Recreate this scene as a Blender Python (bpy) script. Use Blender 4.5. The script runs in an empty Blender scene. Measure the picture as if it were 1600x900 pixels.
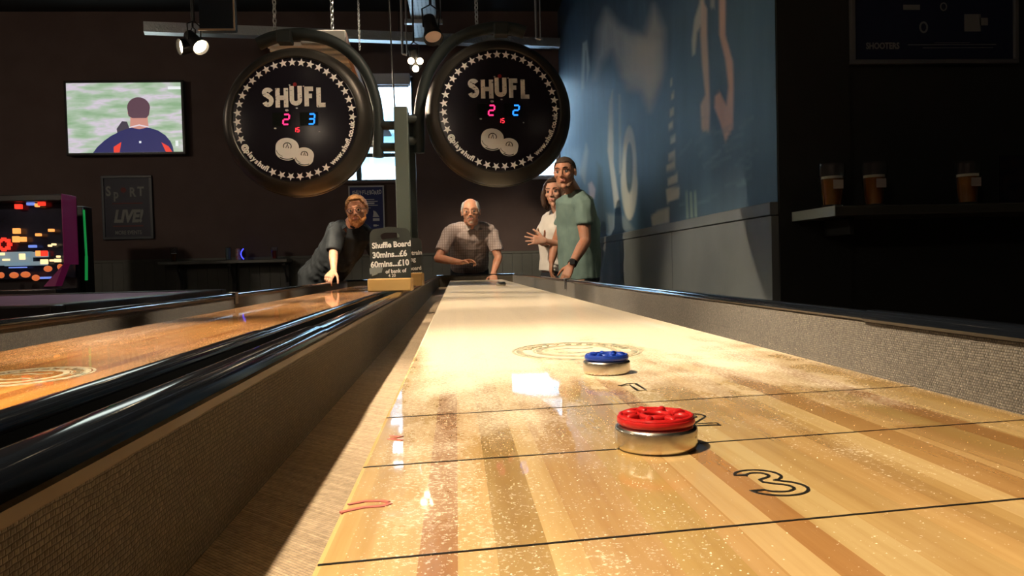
import bpy, bmesh, math, random
import numpy as np
from mathutils import Vector, Matrix, noise
random.seed(7); rng = np.random.default_rng(7)
PI = math.pi
SC = bpy.context.scene
COL = SC.collection

# ------------------------------------------------------------------ camera
F = 1200.0
CAM = Vector((0, 0, 0.917))
_r = math.radians(1.4)
_d = Vector((-87, 32, -F)).normalized()                      # world +y seen from the camera
_k = (math.sin(_r) * 87 + math.cos(_r) * 32) / F
_u = Vector((-math.sin(_r), math.cos(_r), _k)).normalized()  # world +z seen from the camera
_u = (_u - _d * _u.dot(_d)).normalized()
_e = _d.cross(_u)                                            # world +x
M_WC = Matrix((( _e.x, _d.x, _u.x), (_e.y, _d.y, _u.y), (_e.z, _d.z, _u.z)))
M_CW = M_WC.transposed()
cam_data = bpy.data.cameras.new('camera')
cam_data.sensor_width = 36.0
cam_data.lens = F / 1600.0 * 36.0
cam_data.clip_start = 0.01
cam = bpy.data.objects.new('camera', cam_data)
COL.objects.link(cam)
cam.matrix_world = Matrix.Translation(CAM) @ M_CW.to_4x4()
SC.camera = cam

# ------------------------------------------------------------------ colour management, world, lights
SC.view_settings.view_transform = 'Standard'
SC.view_settings.look = 'None'
SC.view_settings.exposure = 0.15
SC.view_settings.gamma = 1.0
SC.view_settings.use_curve_mapping = False

world = bpy.data.worlds.new('sky'); SC.world = world
world.use_nodes = True
world.node_tree.nodes['Background'].inputs[0].default_value = (0.56, 0.77, 1.0, 1)
world.node_tree.nodes['Background'].inputs[1].default_value = 25.0

def lamp(kind, name, loc, energy, color, target=None, **kw):
    l = bpy.data.lights.new(name, kind); l.energy = energy; l.color = color
    for k, v in kw.items():
        if k == 'portal': l.cycles.is_portal = True
        else: setattr(l, k, v)
    o = bpy.data.objects.new(name, l); COL.objects.link(o); o.location = loc
    if target is not None:
        o.rotation_euler = (Vector(target) - Vector(loc)).to_track_quat('-Z', 'Y').to_euler()
    return o

WARM = (1.0, 0.80, 0.56)
KEY_X, KEY_Z = -1.12, 3.05
KEYS = [(0.10, 92, 58), (1.60, 52, 50), (5.20, 50, 56), (4.15, 60, 58), (2.95, 34, 46), (4.40, 130, 26)]  # the last spot is added, unseen, to light the left man's face
LEFT_FILL_SPOTS = [(.55, 56, 29), (1.7, 42, 28), (2.9, 34, 27), (4.2, 24, 26)]      # y, watts, cone of the unseen spots added to brighten the orange board   # y, watts, cone of the track spots left of the tables
FILL_PENDANTS = [(-1.6, -2.0, 2.7, 42), (-5.2, 4.2, 2.9, 110), (2.6, -2.2, 2.7, 2.5), (-4.2, .2, 2.7, 50)]   # x, y, z, watts of the added fill pendants
WIN = [(-1.39, -0.46, 1.97, 3.22), (0.60, 1.285, 1.99, 3.22)]     # x0, x1, z0, z1 of the two high windows
BACK_Y = 9.3
LK = 6.6        # overall lamp level
for i, w in enumerate(WIN):
    lamp('AREA', 'window_daylight', ((w[0]+w[1])/2, BACK_Y+0.28, (w[2]+w[3])/2), 1.0, (1, 1, 1),
         ((w[0]+w[1])/2, 0, (w[2]+w[3])/2), shape='RECTANGLE', size=w[1]-w[0], size_y=w[3]-w[2], portal=1)
sun = lamp('SUN', 'sun', (0, -5, 30), 4.0, (1.0, 0.95, 0.86), angle=0.01)
sun.rotation_euler = (math.radians(48), 0, math.radians(-25))

# ------------------------------------------------------------------ helpers
def ray(px, py):
    return M_CW @ Vector(((px - 800) / F, (450 - py) / F, -1.0))
def P(px, py, y):            # point of the place seen at (px, py), y metres down the room
    d = ray(px, py); return CAM + d * (y / d.y)
def pix(v):                  # inverse, for laying out the mural's paint
    c = M_WC @ (Vector(v) - CAM); return 800 - F * c.x / c.z, 450 + F * c.y / c.z

def mat(name, color=(.5, .5, .5), rough=.5, metal=0., spec=.5, coat=0., emit=None, estr=1., trans=0., ior=1.45, sheen=0.):
    m = bpy.data.materials.new(name); m.use_nodes = True
    b = m.node_tree.nodes['Principled BSDF']
    b.inputs['Base Color'].default_value = (*color, 1)
    b.inputs['Roughness'].default_value = rough
    b.inputs['Metallic'].default_value = metal
    b.inputs['Specular IOR Level'].default_value = spec
    b.inputs['Coat Weight'].default_value = coat
    b.inputs['Coat Roughness'].default_value = .06
    b.inputs['Transmission Weight'].default_value = trans
    b.inputs['IOR'].default_value = ior
    b.inputs['Sheen Weight'].default_value = sheen
    if emit: b.inputs['Emission Color'].default_value = (*emit, 1); b.inputs['Emission Strength'].default_value = estr
    return m
class NT:                    # tiny node helper
    def __init__(s, m): s.t = m.node_tree; s.b = s.t.nodes['Principled BSDF']
    def n(s, kind, **kw):
        nd = s.t.nodes.new(kind)
        for k, v in kw.items():
            if k.startswith('i_'):
                key = k[2:]; key = int(key) if key.isdigit() else key
                nd.inputs[key].default_value = v
            else: setattr(nd, k, v)
        return nd
    def l(s, a, b): s.t.links.new(a, b)
    def obj(s, scale=(1, 1, 1)):
        tc = s.n('ShaderNodeTexCoord'); mp = s.n('ShaderNodeMapping'); mp.inputs['Scale'].default_value = scale
        s.l(tc.outputs['Object'], mp.inputs['Vector']); return mp.outputs[0]
    def noise(s, vec, scale, detail=2., rough=.5):
        nd = s.n('ShaderNodeTexNoise'); nd.inputs['Scale'].default_value = scale
        nd.inputs['Detail'].default_value = detail; nd.inputs['Roughness'].default_value = rough
        if vec is not None: s.l(vec, nd.inputs['Vector'])
        return nd.outputs['Fac']
    def ramp(s, fac, stops, interp='LINEAR'):
        nd = s.n('ShaderNodeValToRGB'); r = nd.color_ramp; r.interpolation = interp
        while len(r.elements) < len(stops): r.elements.new(0.5)
        for e, (p, c) in zip(r.elements, stops):
            e.position = p; e.color = (*c, 1) if len(c) == 3 else c
        s.l(fac, nd.inputs[0]); return nd.outputs[0]
    def math(s, op, a, b=None, c=None, clamp=False):
        nd = s.n('ShaderNodeMath', operation=op); nd.use_clamp = clamp
        for i, v in enumerate((a, b, c)):
            if v is None: continue
            if isinstance(v, (int, float)): nd.inputs[i].default_value = v
            else: s.l(v, nd.inputs[i])
        return nd.outputs[0]
    def mix(s, fac, a, b, mode='MIX'):
        nd = s.n('ShaderNodeMix', data_type='RGBA', blend_type=mode)
        for i, v in ((0, fac), (6, a), (7, b)):
            if isinstance(v, (int, float)): nd.inputs[i].default_value = v
            elif isinstance(v, tuple): nd.inputs[i].default_value = (*v, 1)
            else: s.l(v, nd.inputs[i])
        return nd.outputs[2]
    def bump(s, h, strength=.3, dist=.01):
        nd = s.n('ShaderNodeBump'); nd.inputs['Strength'].default_value = strength; nd.inputs['Distance'].default_value = dist
        s.l(h, nd.inputs['Height']); s.l(nd.outputs[0], s.b.inputs['Normal']); return nd
def varied(name, c1, c2, scale=8., rough=.6, stretch=(1, 1, 1), bump=0., bscale=None, detail=4., lo=.35, hi=.65, **kw):
    m = mat(name, c1, rough, **kw); t = NT(m); v = t.obj(stretch)
    f = t.noise(v, scale, detail); t.l(t.ramp(f, [(lo, c1), (hi, c2)]), t.b.inputs['Base Color'])
    if bump: t.bump(t.noise(v, bscale or scale * 4, 3), bump, .005)
    return m

class MB:
    """collects geometry in world coordinates; build() links it as one mesh object"""
    def __init__(s): s.v = []; s.f = []; s.m = []; s.s = []
    def add(s, verts, faces, mi=0, smooth=False, M=None):
        o = len(s.v)
        if M is not None: verts = [M @ Vector(q) for q in verts]
        s.v += [tuple(q) for q in verts]; s.f += [tuple(i + o for i in f) for f in faces]
        s.m += [mi] * len(faces); s.s += [smooth] * len(faces); return s
    def box(s, a, b, mi=0, M=None):
        (x0, y0, z0), (x1, y1, z1) = a, b
        return s.add([(x0,y0,z0),(x1,y0,z0),(x1,y1,z0),(x0,y1,z0),(x0,y0,z1),(x1,y0,z1),(x1,y1,z1),(x0,y1,z1)],
                     [(0,3,2,1),(4,5,6,7),(0,1,5,4),(1,2,6,5),(2,3,7,6),(3,0,4,7)], mi, False, M)
    def bbox(s, a, b, r=.004, mi=0, M=None):          # box with bevelled edges
        bm = bmesh.new(); bmesh.ops.create_cube(bm, size=1)
        c = [(a[i] + b[i]) / 2 for i in range(3)]; d = [abs(b[i] - a[i]) for i in range(3)]
        for v in bm.verts: v.co = Vector([c[i] + v.co[i] * d[i] for i in range(3)])
        bmesh.ops.bevel(bm, geom=bm.edges[:], offset=min(r, min(d) * .45), segments=2, affect='EDGES', profile=.5)
        bm.verts.index_update(); bm.normal_update()
        s.add([v.co.copy() for v in bm.verts], [[v.index for v in f.verts] for f in bm.faces], mi, True, M)
        s.s[-len(bm.faces):] = [max(abs(q) for q in f.normal) < .999 for f in bm.faces]; bm.free(); return s
    def prism(s, pts, z0, z1, mi=0, M=None, smooth=False):   # outline in xy, extruded z0..z1
        n = len(pts)
        if sum(pts[i][0]*pts[(i+1)%n][1] - pts[(i+1)%n][0]*pts[i][1] for i in range(n)) < 0: pts = pts[::-1]
        v = [(x, y, z0) for x, y in pts] + [(x, y, z1) for x, y in pts]
        s.add(v, [tuple(range(n))[::-1], tuple(range(n, 2*n))], mi, False, M)
        return s.add(v, [(i, (i+1) % n, n + (i+1) % n, n + i) for i in range(n)], mi, smooth, M)
    def lathe(s, prof, n=32, mi=0, M=None, close=True):     # prof: (r, z) pairs, bottom to top outside
        v = []; f = []
        for r, z in prof:
            v += [(r * math.cos(2*PI*i/n), r * math.sin(2*PI*i/n), z) for i in range(n)]
        k = len(prof)
        for j in range(k - 1):
            f += [(j*n + i, j*n + (i+1) % n, (j+1)*n + (i+1) % n, (j+1)*n + i) for i in range(n)]
        if close: f += [tuple(range(n))[::-1], tuple((k-1)*n + i for i in range(n))]
        return s.add(v, f, mi, True, M)
    def tube(s, pts, r, n=10, mi=0, cap=True, M=None, closed=False):
        pts = [Vector(p) for p in pts]; k = len(pts); v = []; f = []
        rs = r if isinstance(r, (list, tuple)) else [r] * k
        t0 = (pts[1] - pts[0]).normalized(); up = Vector((0, 0, 1)) if abs(t0.z) < .9 else Vector((1, 0, 0))
        a = t0.cross(up).normalized()
        for j in range(k):
            t = ((pts[(j+1) % k] - pts[j-1]) if closed else (pts[min(j+1, k-1)] - pts[max(j-1, 0)])).normalized()
            a = (a - t * a.dot(t)).normalized(); b = t.cross(a)
            v += [pts[j] + (a * math.cos(2*PI*i/n) + b * math.sin(2*PI*i/n)) * rs[j] for i in range(n)]
        for j in range(k if closed else k - 1):
            q = (j + 1) % k
            f += [(j*n + i, q*n + i, q*n + (i+1) % n, j*n + (i+1) % n)[::-1] for i in range(n)]
        if cap and not closed: f += [tuple(range(n))[::-1], tuple((k-1)*n + i for i in range(n))]
        return s.add(v, f, mi, True, M)
    def sphere(s, c, r, n=16, mi=0, M=None):
        r = r if isinstance(r, (tuple, list)) else (r, r, r); m = n // 2; v = []; f = []
        for j in range(1, m):
            th = PI * j / m
            v += [(c[0] + r[0]*math.sin(th)*math.cos(2*PI*i/n), c[1] + r[1]*math.sin(th)*math.sin(2*PI*i/n), c[2] + r[2]*math.cos(th)) for i in range(n)]
        T = len(v); v += [(c[0], c[1], c[2]+r[2]), (c[0], c[1], c[2]-r[2])]
        for j in range(m - 2): f += [(j*n+i, (j+1)*n+i, (j+1)*n+(i+1) % n, j*n+(i+1) % n) for i in range(n)]
        f += [(T, i, (i+1) % n) for i in range(n)] + [(T+1, (m-2)*n+(i+1) % n, (m-2)*n+i) for i in range(n)]
        return s.add(v, f, mi, True, M)
    def ribbon(s, pts, w, z0=0., z1=.001, mi=0, M=None, closed=False):   # flat stroke along a 2D polyline
        n = len(pts); L = []; R = []
        for i in range(n):
            if closed: a, b = Vector(pts[i-1]), Vector(pts[(i+1) % n])
            else: a, b = Vector(pts[max(i-1, 0)]), Vector(pts[min(i+1, n-1)])
            t = (b - a).normalized(); nn = Vector((-t.y, t.x)) * (w/2); k = 1.
            if 0 < i < n-1 or closed:
                t1 = (Vector(pts[i]) - Vector(pts[i-1])).normalized(); k = 1 / max(.5, abs(t1.dot(t)))
            L.append(Vector(pts[i]) + nn * k); R.append(Vector(pts[i]) - nn * k)
        v = [(p.x, p.y, z1) for p in L] + [(p.x, p.y, z1) for p in R] + [(p.x, p.y, z0) for p in L] + [(p.x, p.y, z0) for p in R]
        f = []
        for i in range(n if closed else n-1):
            j = (i+1) % n
            f += [(i, n+i, n+j, j), (2*n+i, i, j, 2*n+j), (n+i, 3*n+i, 3*n+j, n+j)]
        if not closed: f += [(0, 2*n, 3*n, n), (n-1, 2*n-1, 4*n-1, 3*n-1)]
        return s.add(v, f, mi, False, M)
    def build(s, name, mats, parent=None, sharp=40, **tags):
        me = bpy.data.meshes.new(name)
        off = Vector((0, 0, 0)); par = parent
        base = parent.matrix_world.inverted() if parent is not None else Matrix.Identity(4)
        me.from_pydata([base @ Vector(q) for q in s.v], [], s.f)
        for m in (mats if isinstance(mats, (list, tuple)) else [mats]): me.materials.append(m)
        me.polygons.foreach_set('material_index', s.m); me.polygons.foreach_set('use_smooth', s.s)
        me.update()
        if any(s.s): me.set_sharp_from_angle(angle=math.radians(sharp)); me.polygons.foreach_set('use_smooth', s.s)
        o = bpy.data.objects.new(name, me); COL.objects.link(o)
        if parent is not None: o.parent = parent; o.matrix_world = parent.matrix_world.copy()
        for k, v in tags.items(): o[k] = v
        return o
def thing(name, label, cat, loc=(0, 0, 0), rz=0., group=None):
    o = bpy.data.objects.new(name, None); COL.objects.link(o); o.empty_display_size = .1
    o.matrix_world = Matrix.Translation(loc) @ Matrix.Rotation(rz, 4, 'Z')
    o['label'] = label; o['category'] = cat
    if group: o['group'] = group
    return o
def solo(o, label, cat, group=None, kind=None):
    o['label'] = label; o['category'] = cat
    if group: o['group'] = group
    if kind: o['kind'] = kind
    return o
def struct(o): o['kind'] = 'structure'; return o
def copy_tree(o, label=None):
    r = o.copy(); COL.objects.link(r)
    if label: r['label'] = label
    for ch in list(o.children):
        c = ch.copy(); COL.objects.link(c); c.parent = r
        for g in list(ch.children):
            d = g.copy(); COL.objects.link(d); d.parent = c
    return r

_tc = {}
def text_geo(txt, size=1., bold=0., align='CENTER', shear=0.):
    """flat glyph mesh of a text, as (verts, faces) in the xy plane"""
    k = (txt, size, bold, align, shear)
    if k not in _tc:
        cu = bpy.data.curves.new('t', 'FONT'); cu.body = txt; cu.size = size; cu.offset = bold * size; cu.shear = shear
        cu.align_x = align; cu.align_y = 'CENTER'; cu.resolution_u = 3; cu.extrude = .0004
        o = bpy.data.objects.new('t', cu); COL.objects.link(o)
        dg = bpy.context.evaluated_depsgraph_get(); me = bpy.data.meshes.new_from_object(o.evaluated_get(dg))
        _tc[k] = ([tuple(v.co) for v in me.vertices], [tuple(p.vertices) for p in me.polygons])
        bpy.data.objects.remove(o); bpy.data.meshes.remove(me); bpy.data.curves.remove(cu)
    return _tc[k]
def frame(c, xdir, up):      # matrix whose xy plane carries flat artwork, +z its normal
    x = Vector(xdir).normalized(); y = (Vector(up) - x * x.dot(Vector(up))).normalized(); z = x.cross(y)
    M = Matrix((x, y, z)).transposed().to_4x4(); M.translation = Vector(c); return M
def arc(cx, cy, rx, ry, a0, a1, n=14):
    return [(cx + rx*math.cos(math.radians(a0+(a1-a0)*i/n)), cy + ry*math.sin(math.radians(a0+(a1-a0)*i/n))) for i in range(n+1)]

# ------------------------------------------------------------------ materials of the room
M_brown = varied('maroon_brown_wall_paint', (.098, .066, .062), (.115, .080, .074), 3., .75, bump=.08, bscale=60)
M_wains = varied('grey_green_panelling', (.105, .110, .100), (.125, .130, .118), 5., .6)
M_ledgegrey = varied('grey_painted_wainscot', (.105, .120, .125), (.125, .142, .145), 4., .55, bump=.05, bscale=80)
M_darkwall = varied('near_black_wall_paint', (.008, .010, .010), (.012, .014, .014), 3., .7)
M_ceil = mat('black_ceiling_paint', (.018, .021, .024), .8)
M_floor = varied('dark_floor_boards', (.05, .032, .022), (.09, .055, .036), 6., .45, (1, .15, 1))
M_white = mat('white_window_paint', (.75, .78, .8), .5)
M_teal = mat('dark_teal_frame', (.02, .06, .07), .4)
M_black = mat('black_metal', (.012, .013, .014), .4)
M_blackgloss = mat('glossy_black_rubber_rail', (.004, .005, .007), .10, spec=.6)
M_chrome = mat('chrome', (.72, .72, .70), .16, metal=1.)
M_steel = mat('galvanised_steel', (.42, .44, .46), .38, metal=.85)
M_glassm = mat('clear_glass', (.9, .95, .95), .03, trans=1., ior=1.45)
WALL_X, CEIL, JOG_Y = 1.30, 3.98, 3.02
# ------------------------------------------------------------------ room shell
MB().box((-7, -3, -.12), (4.6, BACK_Y+.25, 0)).build('floor', M_floor, kind='structure')
MB().box((-7.2, -3.2, CEIL), (4.8, BACK_Y+.25, CEIL+.2)).build('ceiling', M_ceil, kind='structure')
MB().box((-7.2, -3.2, 0), (-7, BACK_Y+.25, CEIL)).build('wall_left', M_brown, kind='structure')
MB().box((-7, -3.2, 0), (4.6, -3, CEIL)).build('wall_rear', M_brown, kind='structure')
MB().box((4.6, -3.2, 0), (4.8, JOG_Y+.2, CEIL)).build('wall_right', M_darkwall, kind='structure')
w = MB()                                                       # the far wall with two high window openings
xs = [-7, WIN[0][0], WIN[0][1], WIN[1][0], WIN[1][1], WALL_X]
for i in range(5):
    if i in (1, 3):
        q = WIN[i // 2]
        w.box((xs[i], BACK_Y, 1.10), (xs[i+1], BACK_Y+.25, q[2])); w.box((xs[i], BACK_Y, q[3]), (xs[i+1], BACK_Y+.25, CEIL))
    else: w.box((xs[i], BACK_Y, 1.10), (xs[i+1], BACK_Y+.25, CEIL))
w.box((-7, BACK_Y, 0), (WALL_X, BACK_Y+.25, 1.10))
w.build('wall_back', M_brown, kind='structure')
w = MB()
x = -7.
while x < WALL_X - .02:                                        # vertical boarding below the dado line
    w.bbox((x, BACK_Y-.022, .10), (min(x+.118, WALL_X), BACK_Y, 1.07), .003); x += .12
w.bbox((-7, BACK_Y-.035, 1.07), (WALL_X, BACK_Y, 1.10), .004)
w.build('trim_1', M_wains, kind='structure')
MB().bbox((-7, BACK_Y-.03, 0), (WALL_X, BACK_Y-.001, .10), .004).build('baseboard_back', M_wains, kind='structure')
LEDGE_Z = 1.150
MB().box((WALL_X, JOG_Y, 0), (WALL_X+.30, BACK_Y+.25, CEIL)).build('wall_mural', M_darkwall, kind='structure')
w = MB(); w.box((WALL_X-.030, JOG_Y-.004, 0), (WALL_X, BACK_Y, LEDGE_Z-.056))
w.bbox((WALL_X-.036, JOG_Y-.006, LEDGE_Z-.052), (WALL_X, BACK_Y, LEDGE_Z), .003)
for y in (4.45, 5.9, 7.4):
    w.box((WALL_X-.0315, y, 0), (WALL_X-.030, y+.004, LEDGE_Z-.056))
w.build('trim_2', M_ledgegrey, kind='structure')
MB().box((WALL_X+.30, JOG_Y, 0), (4.6, JOG_Y+.2, CEIL)).box((WALL_X+.001, JOG_Y-.012, 0), (WALL_X+.30, JOG_Y, CEIL)).build('wall_front_right', M_darkwall, kind='structure')

# windows
for i, q in enumerate(WIN):
    x0, x1, z0, z1 = q; fr = MB(); y0, y1 = BACK_Y+.08, BACK_Y+.15
    fr.box((x0, y0, z0), (x0+.05, y1, z1)).box((x1-.03, y0, z0), (x1, y1, z1)).box((x0, y0, z0), (x1, y1, z0+.03)).box((x0, y0, z1-.05), (x1, y1, z1))
    fr.box((x0, y0, z0+.30), (x1, y1, z0+.345))
    if i == 0: fr.box((x0+.225, y0-.03, z0), (x0+.285, y1, z1))
    f = fr.build(f'window_{i+1}', [M_teal if i == 0 else M_white], kind='structure')
    MB().box((x0+.01, y0+.03, z0+.01), (x1-.01, y0+.036, z1-.01)).build('pane', M_glassm, f)
    MB().bbox((x0-.01, BACK_Y-.05, z0-.03), (x1+.01, BACK_Y+.08, z0), .004).build('window_sill', M_white if i else M_brown, f)
q = WIN[0]
bl = MB().bbox((q[0]+.28, BACK_Y-.07, 3.10), (q[1]-.03, BACK_Y+.03, 3.235), .01)
bl.tube([(q[0]+.30, BACK_Y-.02, 3.10), (q[1]-.05, BACK_Y-.02, 3.10)], .02)
solo(bl.build('roller_blind', mat('pale_grey_blind', (.55, .58, .62), .7)), 'pale grey rolled up blind box over the high window behind the post', 'blind')

# the pale building across the street, seen through the windows
M_fac = varied('pale_render_facade', (.66, .68, .69), (.76, .78, .78), .6, .8)
M_shut = mat('facade_window_bands', (.10, .20, .26), .4)
bld = thing('office_building', 'pale building with rows of windows and balcony rails outside the high windows', 'building', (0, BACK_Y+9, 0))
b = MB().box((-13, BACK_Y+9, 0), (13, BACK_Y+10, 9)); b.build('facade', M_fac, bld)
for j, z in enumerate((3.35, 5.35, 7.35)):
    for i in range(13):
        x = -12 + i*1.9
        MB().box((x, BACK_Y+8.96, z), (x+.55, BACK_Y+9.0, z+1.25)).box((x+.62, BACK_Y+8.96, z), (x+1.17, BACK_Y+9.0, z+1.25)).build('window', M_shut, bld)
r = MB()
for j, z in enumerate((2.2, 4.2)):
    r.box((-13, BACK_Y+8.3, z-.12), (13, BACK_Y+9, z)); r.box((-13, BACK_Y+8.3, z+.82), (13, BACK_Y+8.35, z+.88))
    for i in range(170): r.box((-13+i*.153, BACK_Y+8.31, z), (-12.97+i*.153, BACK_Y+8.34, z+.82))
r.build('balcony_railing', mat('white_railing', (.20, .24, .27), .5), bld)
MB().box((-14, BACK_Y+.3, -.2), (14, BACK_Y+9, -.1)).build('street', mat('paving', (.45, .45, .44), .8), kind='structure')

# ------------------------------------------------------------------ the mural (flat paint on the side wall)
def sdf(px, py, poly):
    """signed distance in photo units to a closed outline, negative inside"""
    d = np.full(px.shape, 1e9); ins = np.zeros(px.shape, bool); n = len(poly)
    for i in range(n):
        ax, ay = poly[i]; bx, by = poly[(i+1) % n]; ex, ey = bx-ax, by-ay
        wx, wy = px-ax, py-ay; t = np.clip((wx*ex+wy*ey)/(ex*ex+ey*ey+1e-9), 0, 1)
        d = np.minimum(d, (wx-ex*t)**2+(wy-ey*t)**2)
        c = ((ay > py) != (by > py)) & (px < ex*(py-ay)/((by-ay) if by != ay else 1e-9)+ax); ins ^= c
    d = np.sqrt(d); return np.where(ins, -d, d)
def mural():
    ys = np.concatenate([np.arange(JOG_Y-.003, BACK_Y, .016), [BACK_Y]]); zs = np.arange(LEDGE_Z, CEIL-.01, .016)
    Y, Z = np.meshgrid(ys, zs); k = 1/.4222
    c = np.array(M_WC); v = np.stack([np.full(Y.shape, WALL_X-.002), Y, Z-.917], -1) @ c.T
    px = 800 - F*v[..., 0]/v[..., 2]; py = 450 + F*v[..., 1]/v[..., 2]
    zx = (px-880)*k; zy = py*k                                  # layout units of the painted figures
    def nz(sx, sy, o=0.):
        g = np.zeros(Y.shape)
        for a, (fx, fy) in enumerate(((1, 1), (2.1, 1.9), (4.3, 4.1), (8.1, 8.5))):
            ph = rng.random(6) * 6.28 + o
            g += (np.sin(Y*fx*sx+ph[0]+1.7*np.sin(Z*fy*sy*.7+ph[1])) * np.sin(Z*fy*sy+ph[2]+1.5*np.sin(Y*fx*sx*.8+ph[3]))) / (1.5**a)
        return g / 2.2
    col = np.zeros(Y.shape + (3,))
    n1, n2, n3 = nz(1.1, 2.2), nz(3.2, 1.1), nz(9, 2.5)
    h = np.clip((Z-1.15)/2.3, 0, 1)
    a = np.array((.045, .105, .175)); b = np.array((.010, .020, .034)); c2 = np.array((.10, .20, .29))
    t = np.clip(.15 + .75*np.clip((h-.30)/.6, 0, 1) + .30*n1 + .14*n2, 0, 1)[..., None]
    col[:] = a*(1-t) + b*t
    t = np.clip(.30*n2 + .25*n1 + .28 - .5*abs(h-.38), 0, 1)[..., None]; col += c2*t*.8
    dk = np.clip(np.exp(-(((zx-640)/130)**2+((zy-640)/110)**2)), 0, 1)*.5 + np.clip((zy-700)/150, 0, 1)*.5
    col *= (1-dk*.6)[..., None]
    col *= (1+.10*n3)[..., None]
    def paint(poly, color, soft, amt=1., tex=.25):
        d = sdf(zx, zy, poly); m = np.clip(.5-d/soft, 0, 1)*amt*np.clip(1-tex*(.6*n3+.5*n2+.3), 0, 1)
        col[:] = col*(1-m[..., None]) + np.array(color)*m[..., None]
    PALE = (.50, .53, .47)
    paint([(118, 290), (130, 110), (160, 35), (205, 95), (250, 118), (300, 130), (318, 80), (335, 20), (372, 110), (372, 250), (350, 330), (320, 410), (290, 340), (240, 330), (215, 270), (180, 190), (140, 230)], (.30, .32, .31), 40, 1.)
    paint([(235, 150), (310, 150), (350, 160), (352, 280), (320, 350), (290, 300), (230, 280)], (.42, .43, .36), 45, .9)
    paint([(170, 375), (184, 330), (186, 600), (210, 765), (190, 770), (165, 560)], PALE, 8, .8)
    paint([(205, 350), (212, 350), (215, 640), (208, 640)], PALE, 8, .5)
    ring = [(245+32*math.cos(t)*(1 if math.sin(t) > 0 else .85), 640+175*math.sin(t)) for t in np.linspace(0, 6.28, 28)[:-1]]
    hole = [(245+13*math.cos(t), 620+95*math.sin(t)) for t in np.linspace(0, 6.28, 24)[:-1]]
    paint(ring, PALE, 8, .95); paint(hole, (.06, .11, .14), 7, 1., 0)
    zig = [((400, 290), 3), ((405, 340), 5), ((402, 400), 7), ((398, 450), 8), ((406, 500), 9), ((402, 560), 12), ((398, 600), 16), ((405, 650), 18), ((408, 710), 20)]
    for i, ((x, y), s) in enumerate(zig):
        paint([(x-s, y+s*.3+8), (x+s, y-s*.6), (x+s, y+22), (x-s, y+30+s*.3)], PALE, 7, .9)
    L1, L2 = (.58, .47, .38), (.66, .45, .35)
    paint([(518, -200), (522, 0), (512, 90), (495, 120), (488, 200), (478, 205), (476, 150), (486, 70), (505, 10), (505, -200)], PALE, 10, .9)
    paint([(512, 0), (532, 30), (532, 130), (540, 300), (543, 400), (540, 490), (512, 482), (508, 390), (526, 350), (514, 240), (508, 130)], L1, 10, .95)
    paint([(575, -250), (602, -200), (600, 130), (628, 230), (630, 330), (628, 470), (600, 522), (580, 450), (560, 400), (562, 355), (580, 340), (604, 390), (612, 320), (600, 220), (578, 130)], L2, 10, .95)
    paint([(545, -60), (560, -60), (560, 30), (545, 30)], PALE, 10, .6)
    paint([(325, 800), (350, 780), (392, 768), (392, 822), (330, 838)], (.38, .40, .34), 8, .9)
    paint([(380, 700), (430, 690), (430, 725), (385, 752)], PALE, 7, .9)
    for x in (452, 468, 484): paint([(x, 712), (x+8, 708), (x+12, 806), (x+3, 808)], (.22, .32, .26), 5, .8)
    paint([(160, 790), (230, 800), (262, 850), (170, 870)], (.30, .36, .36), 14, .5)
    paint([(66, 335), (72, 160), (88, 150), (98, 250), (88, 300), (84, 190), (76, 330)], (.32, .36, .34), 8, .9)
    paint([(92, 680), (105, 672), (120, 700), (116, 735), (98, 730)], (.42, .40, .48), 8, .8)
    paint([(125, 600), (145, 620), (165, 860), (120, 860)], (.02, .035, .035), 18, .8)
    paint([(60, 640), (85, 530), (92, 560), (80, 680)], (.40, .44, .44), 12, .6)
    for _ in range(26):                                        # loose brush strokes
        x, y = rng.uniform(380, 700), rng.uniform(430, 780); l = rng.uniform(30, 90); an = rng.uniform(-.9, -.3)
        dx, dy = l*math.cos(an), l*math.sin(an)
        paint([(x, y), (x+dx, y+dy), (x+dx+4, y+dy+7), (x+3, y+8)], (.12, .22, .27), 10, rng.uniform(.2, .5))
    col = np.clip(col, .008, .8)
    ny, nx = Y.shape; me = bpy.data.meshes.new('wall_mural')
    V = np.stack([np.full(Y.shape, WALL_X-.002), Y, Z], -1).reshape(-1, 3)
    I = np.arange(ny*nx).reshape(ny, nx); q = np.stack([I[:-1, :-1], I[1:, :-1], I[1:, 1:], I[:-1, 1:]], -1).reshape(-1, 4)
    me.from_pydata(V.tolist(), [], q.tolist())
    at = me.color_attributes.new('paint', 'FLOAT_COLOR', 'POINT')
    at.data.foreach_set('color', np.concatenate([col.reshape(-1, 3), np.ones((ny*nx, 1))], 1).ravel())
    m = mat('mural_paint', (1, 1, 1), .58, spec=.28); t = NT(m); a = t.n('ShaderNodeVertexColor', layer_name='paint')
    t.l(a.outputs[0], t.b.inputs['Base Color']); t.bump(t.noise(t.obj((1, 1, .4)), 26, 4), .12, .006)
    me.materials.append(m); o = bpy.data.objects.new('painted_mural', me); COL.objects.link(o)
    solo(o, 'large dark blue painted wall mural with pale shirt, legs and a number ten', 'mural')
mural()

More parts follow.
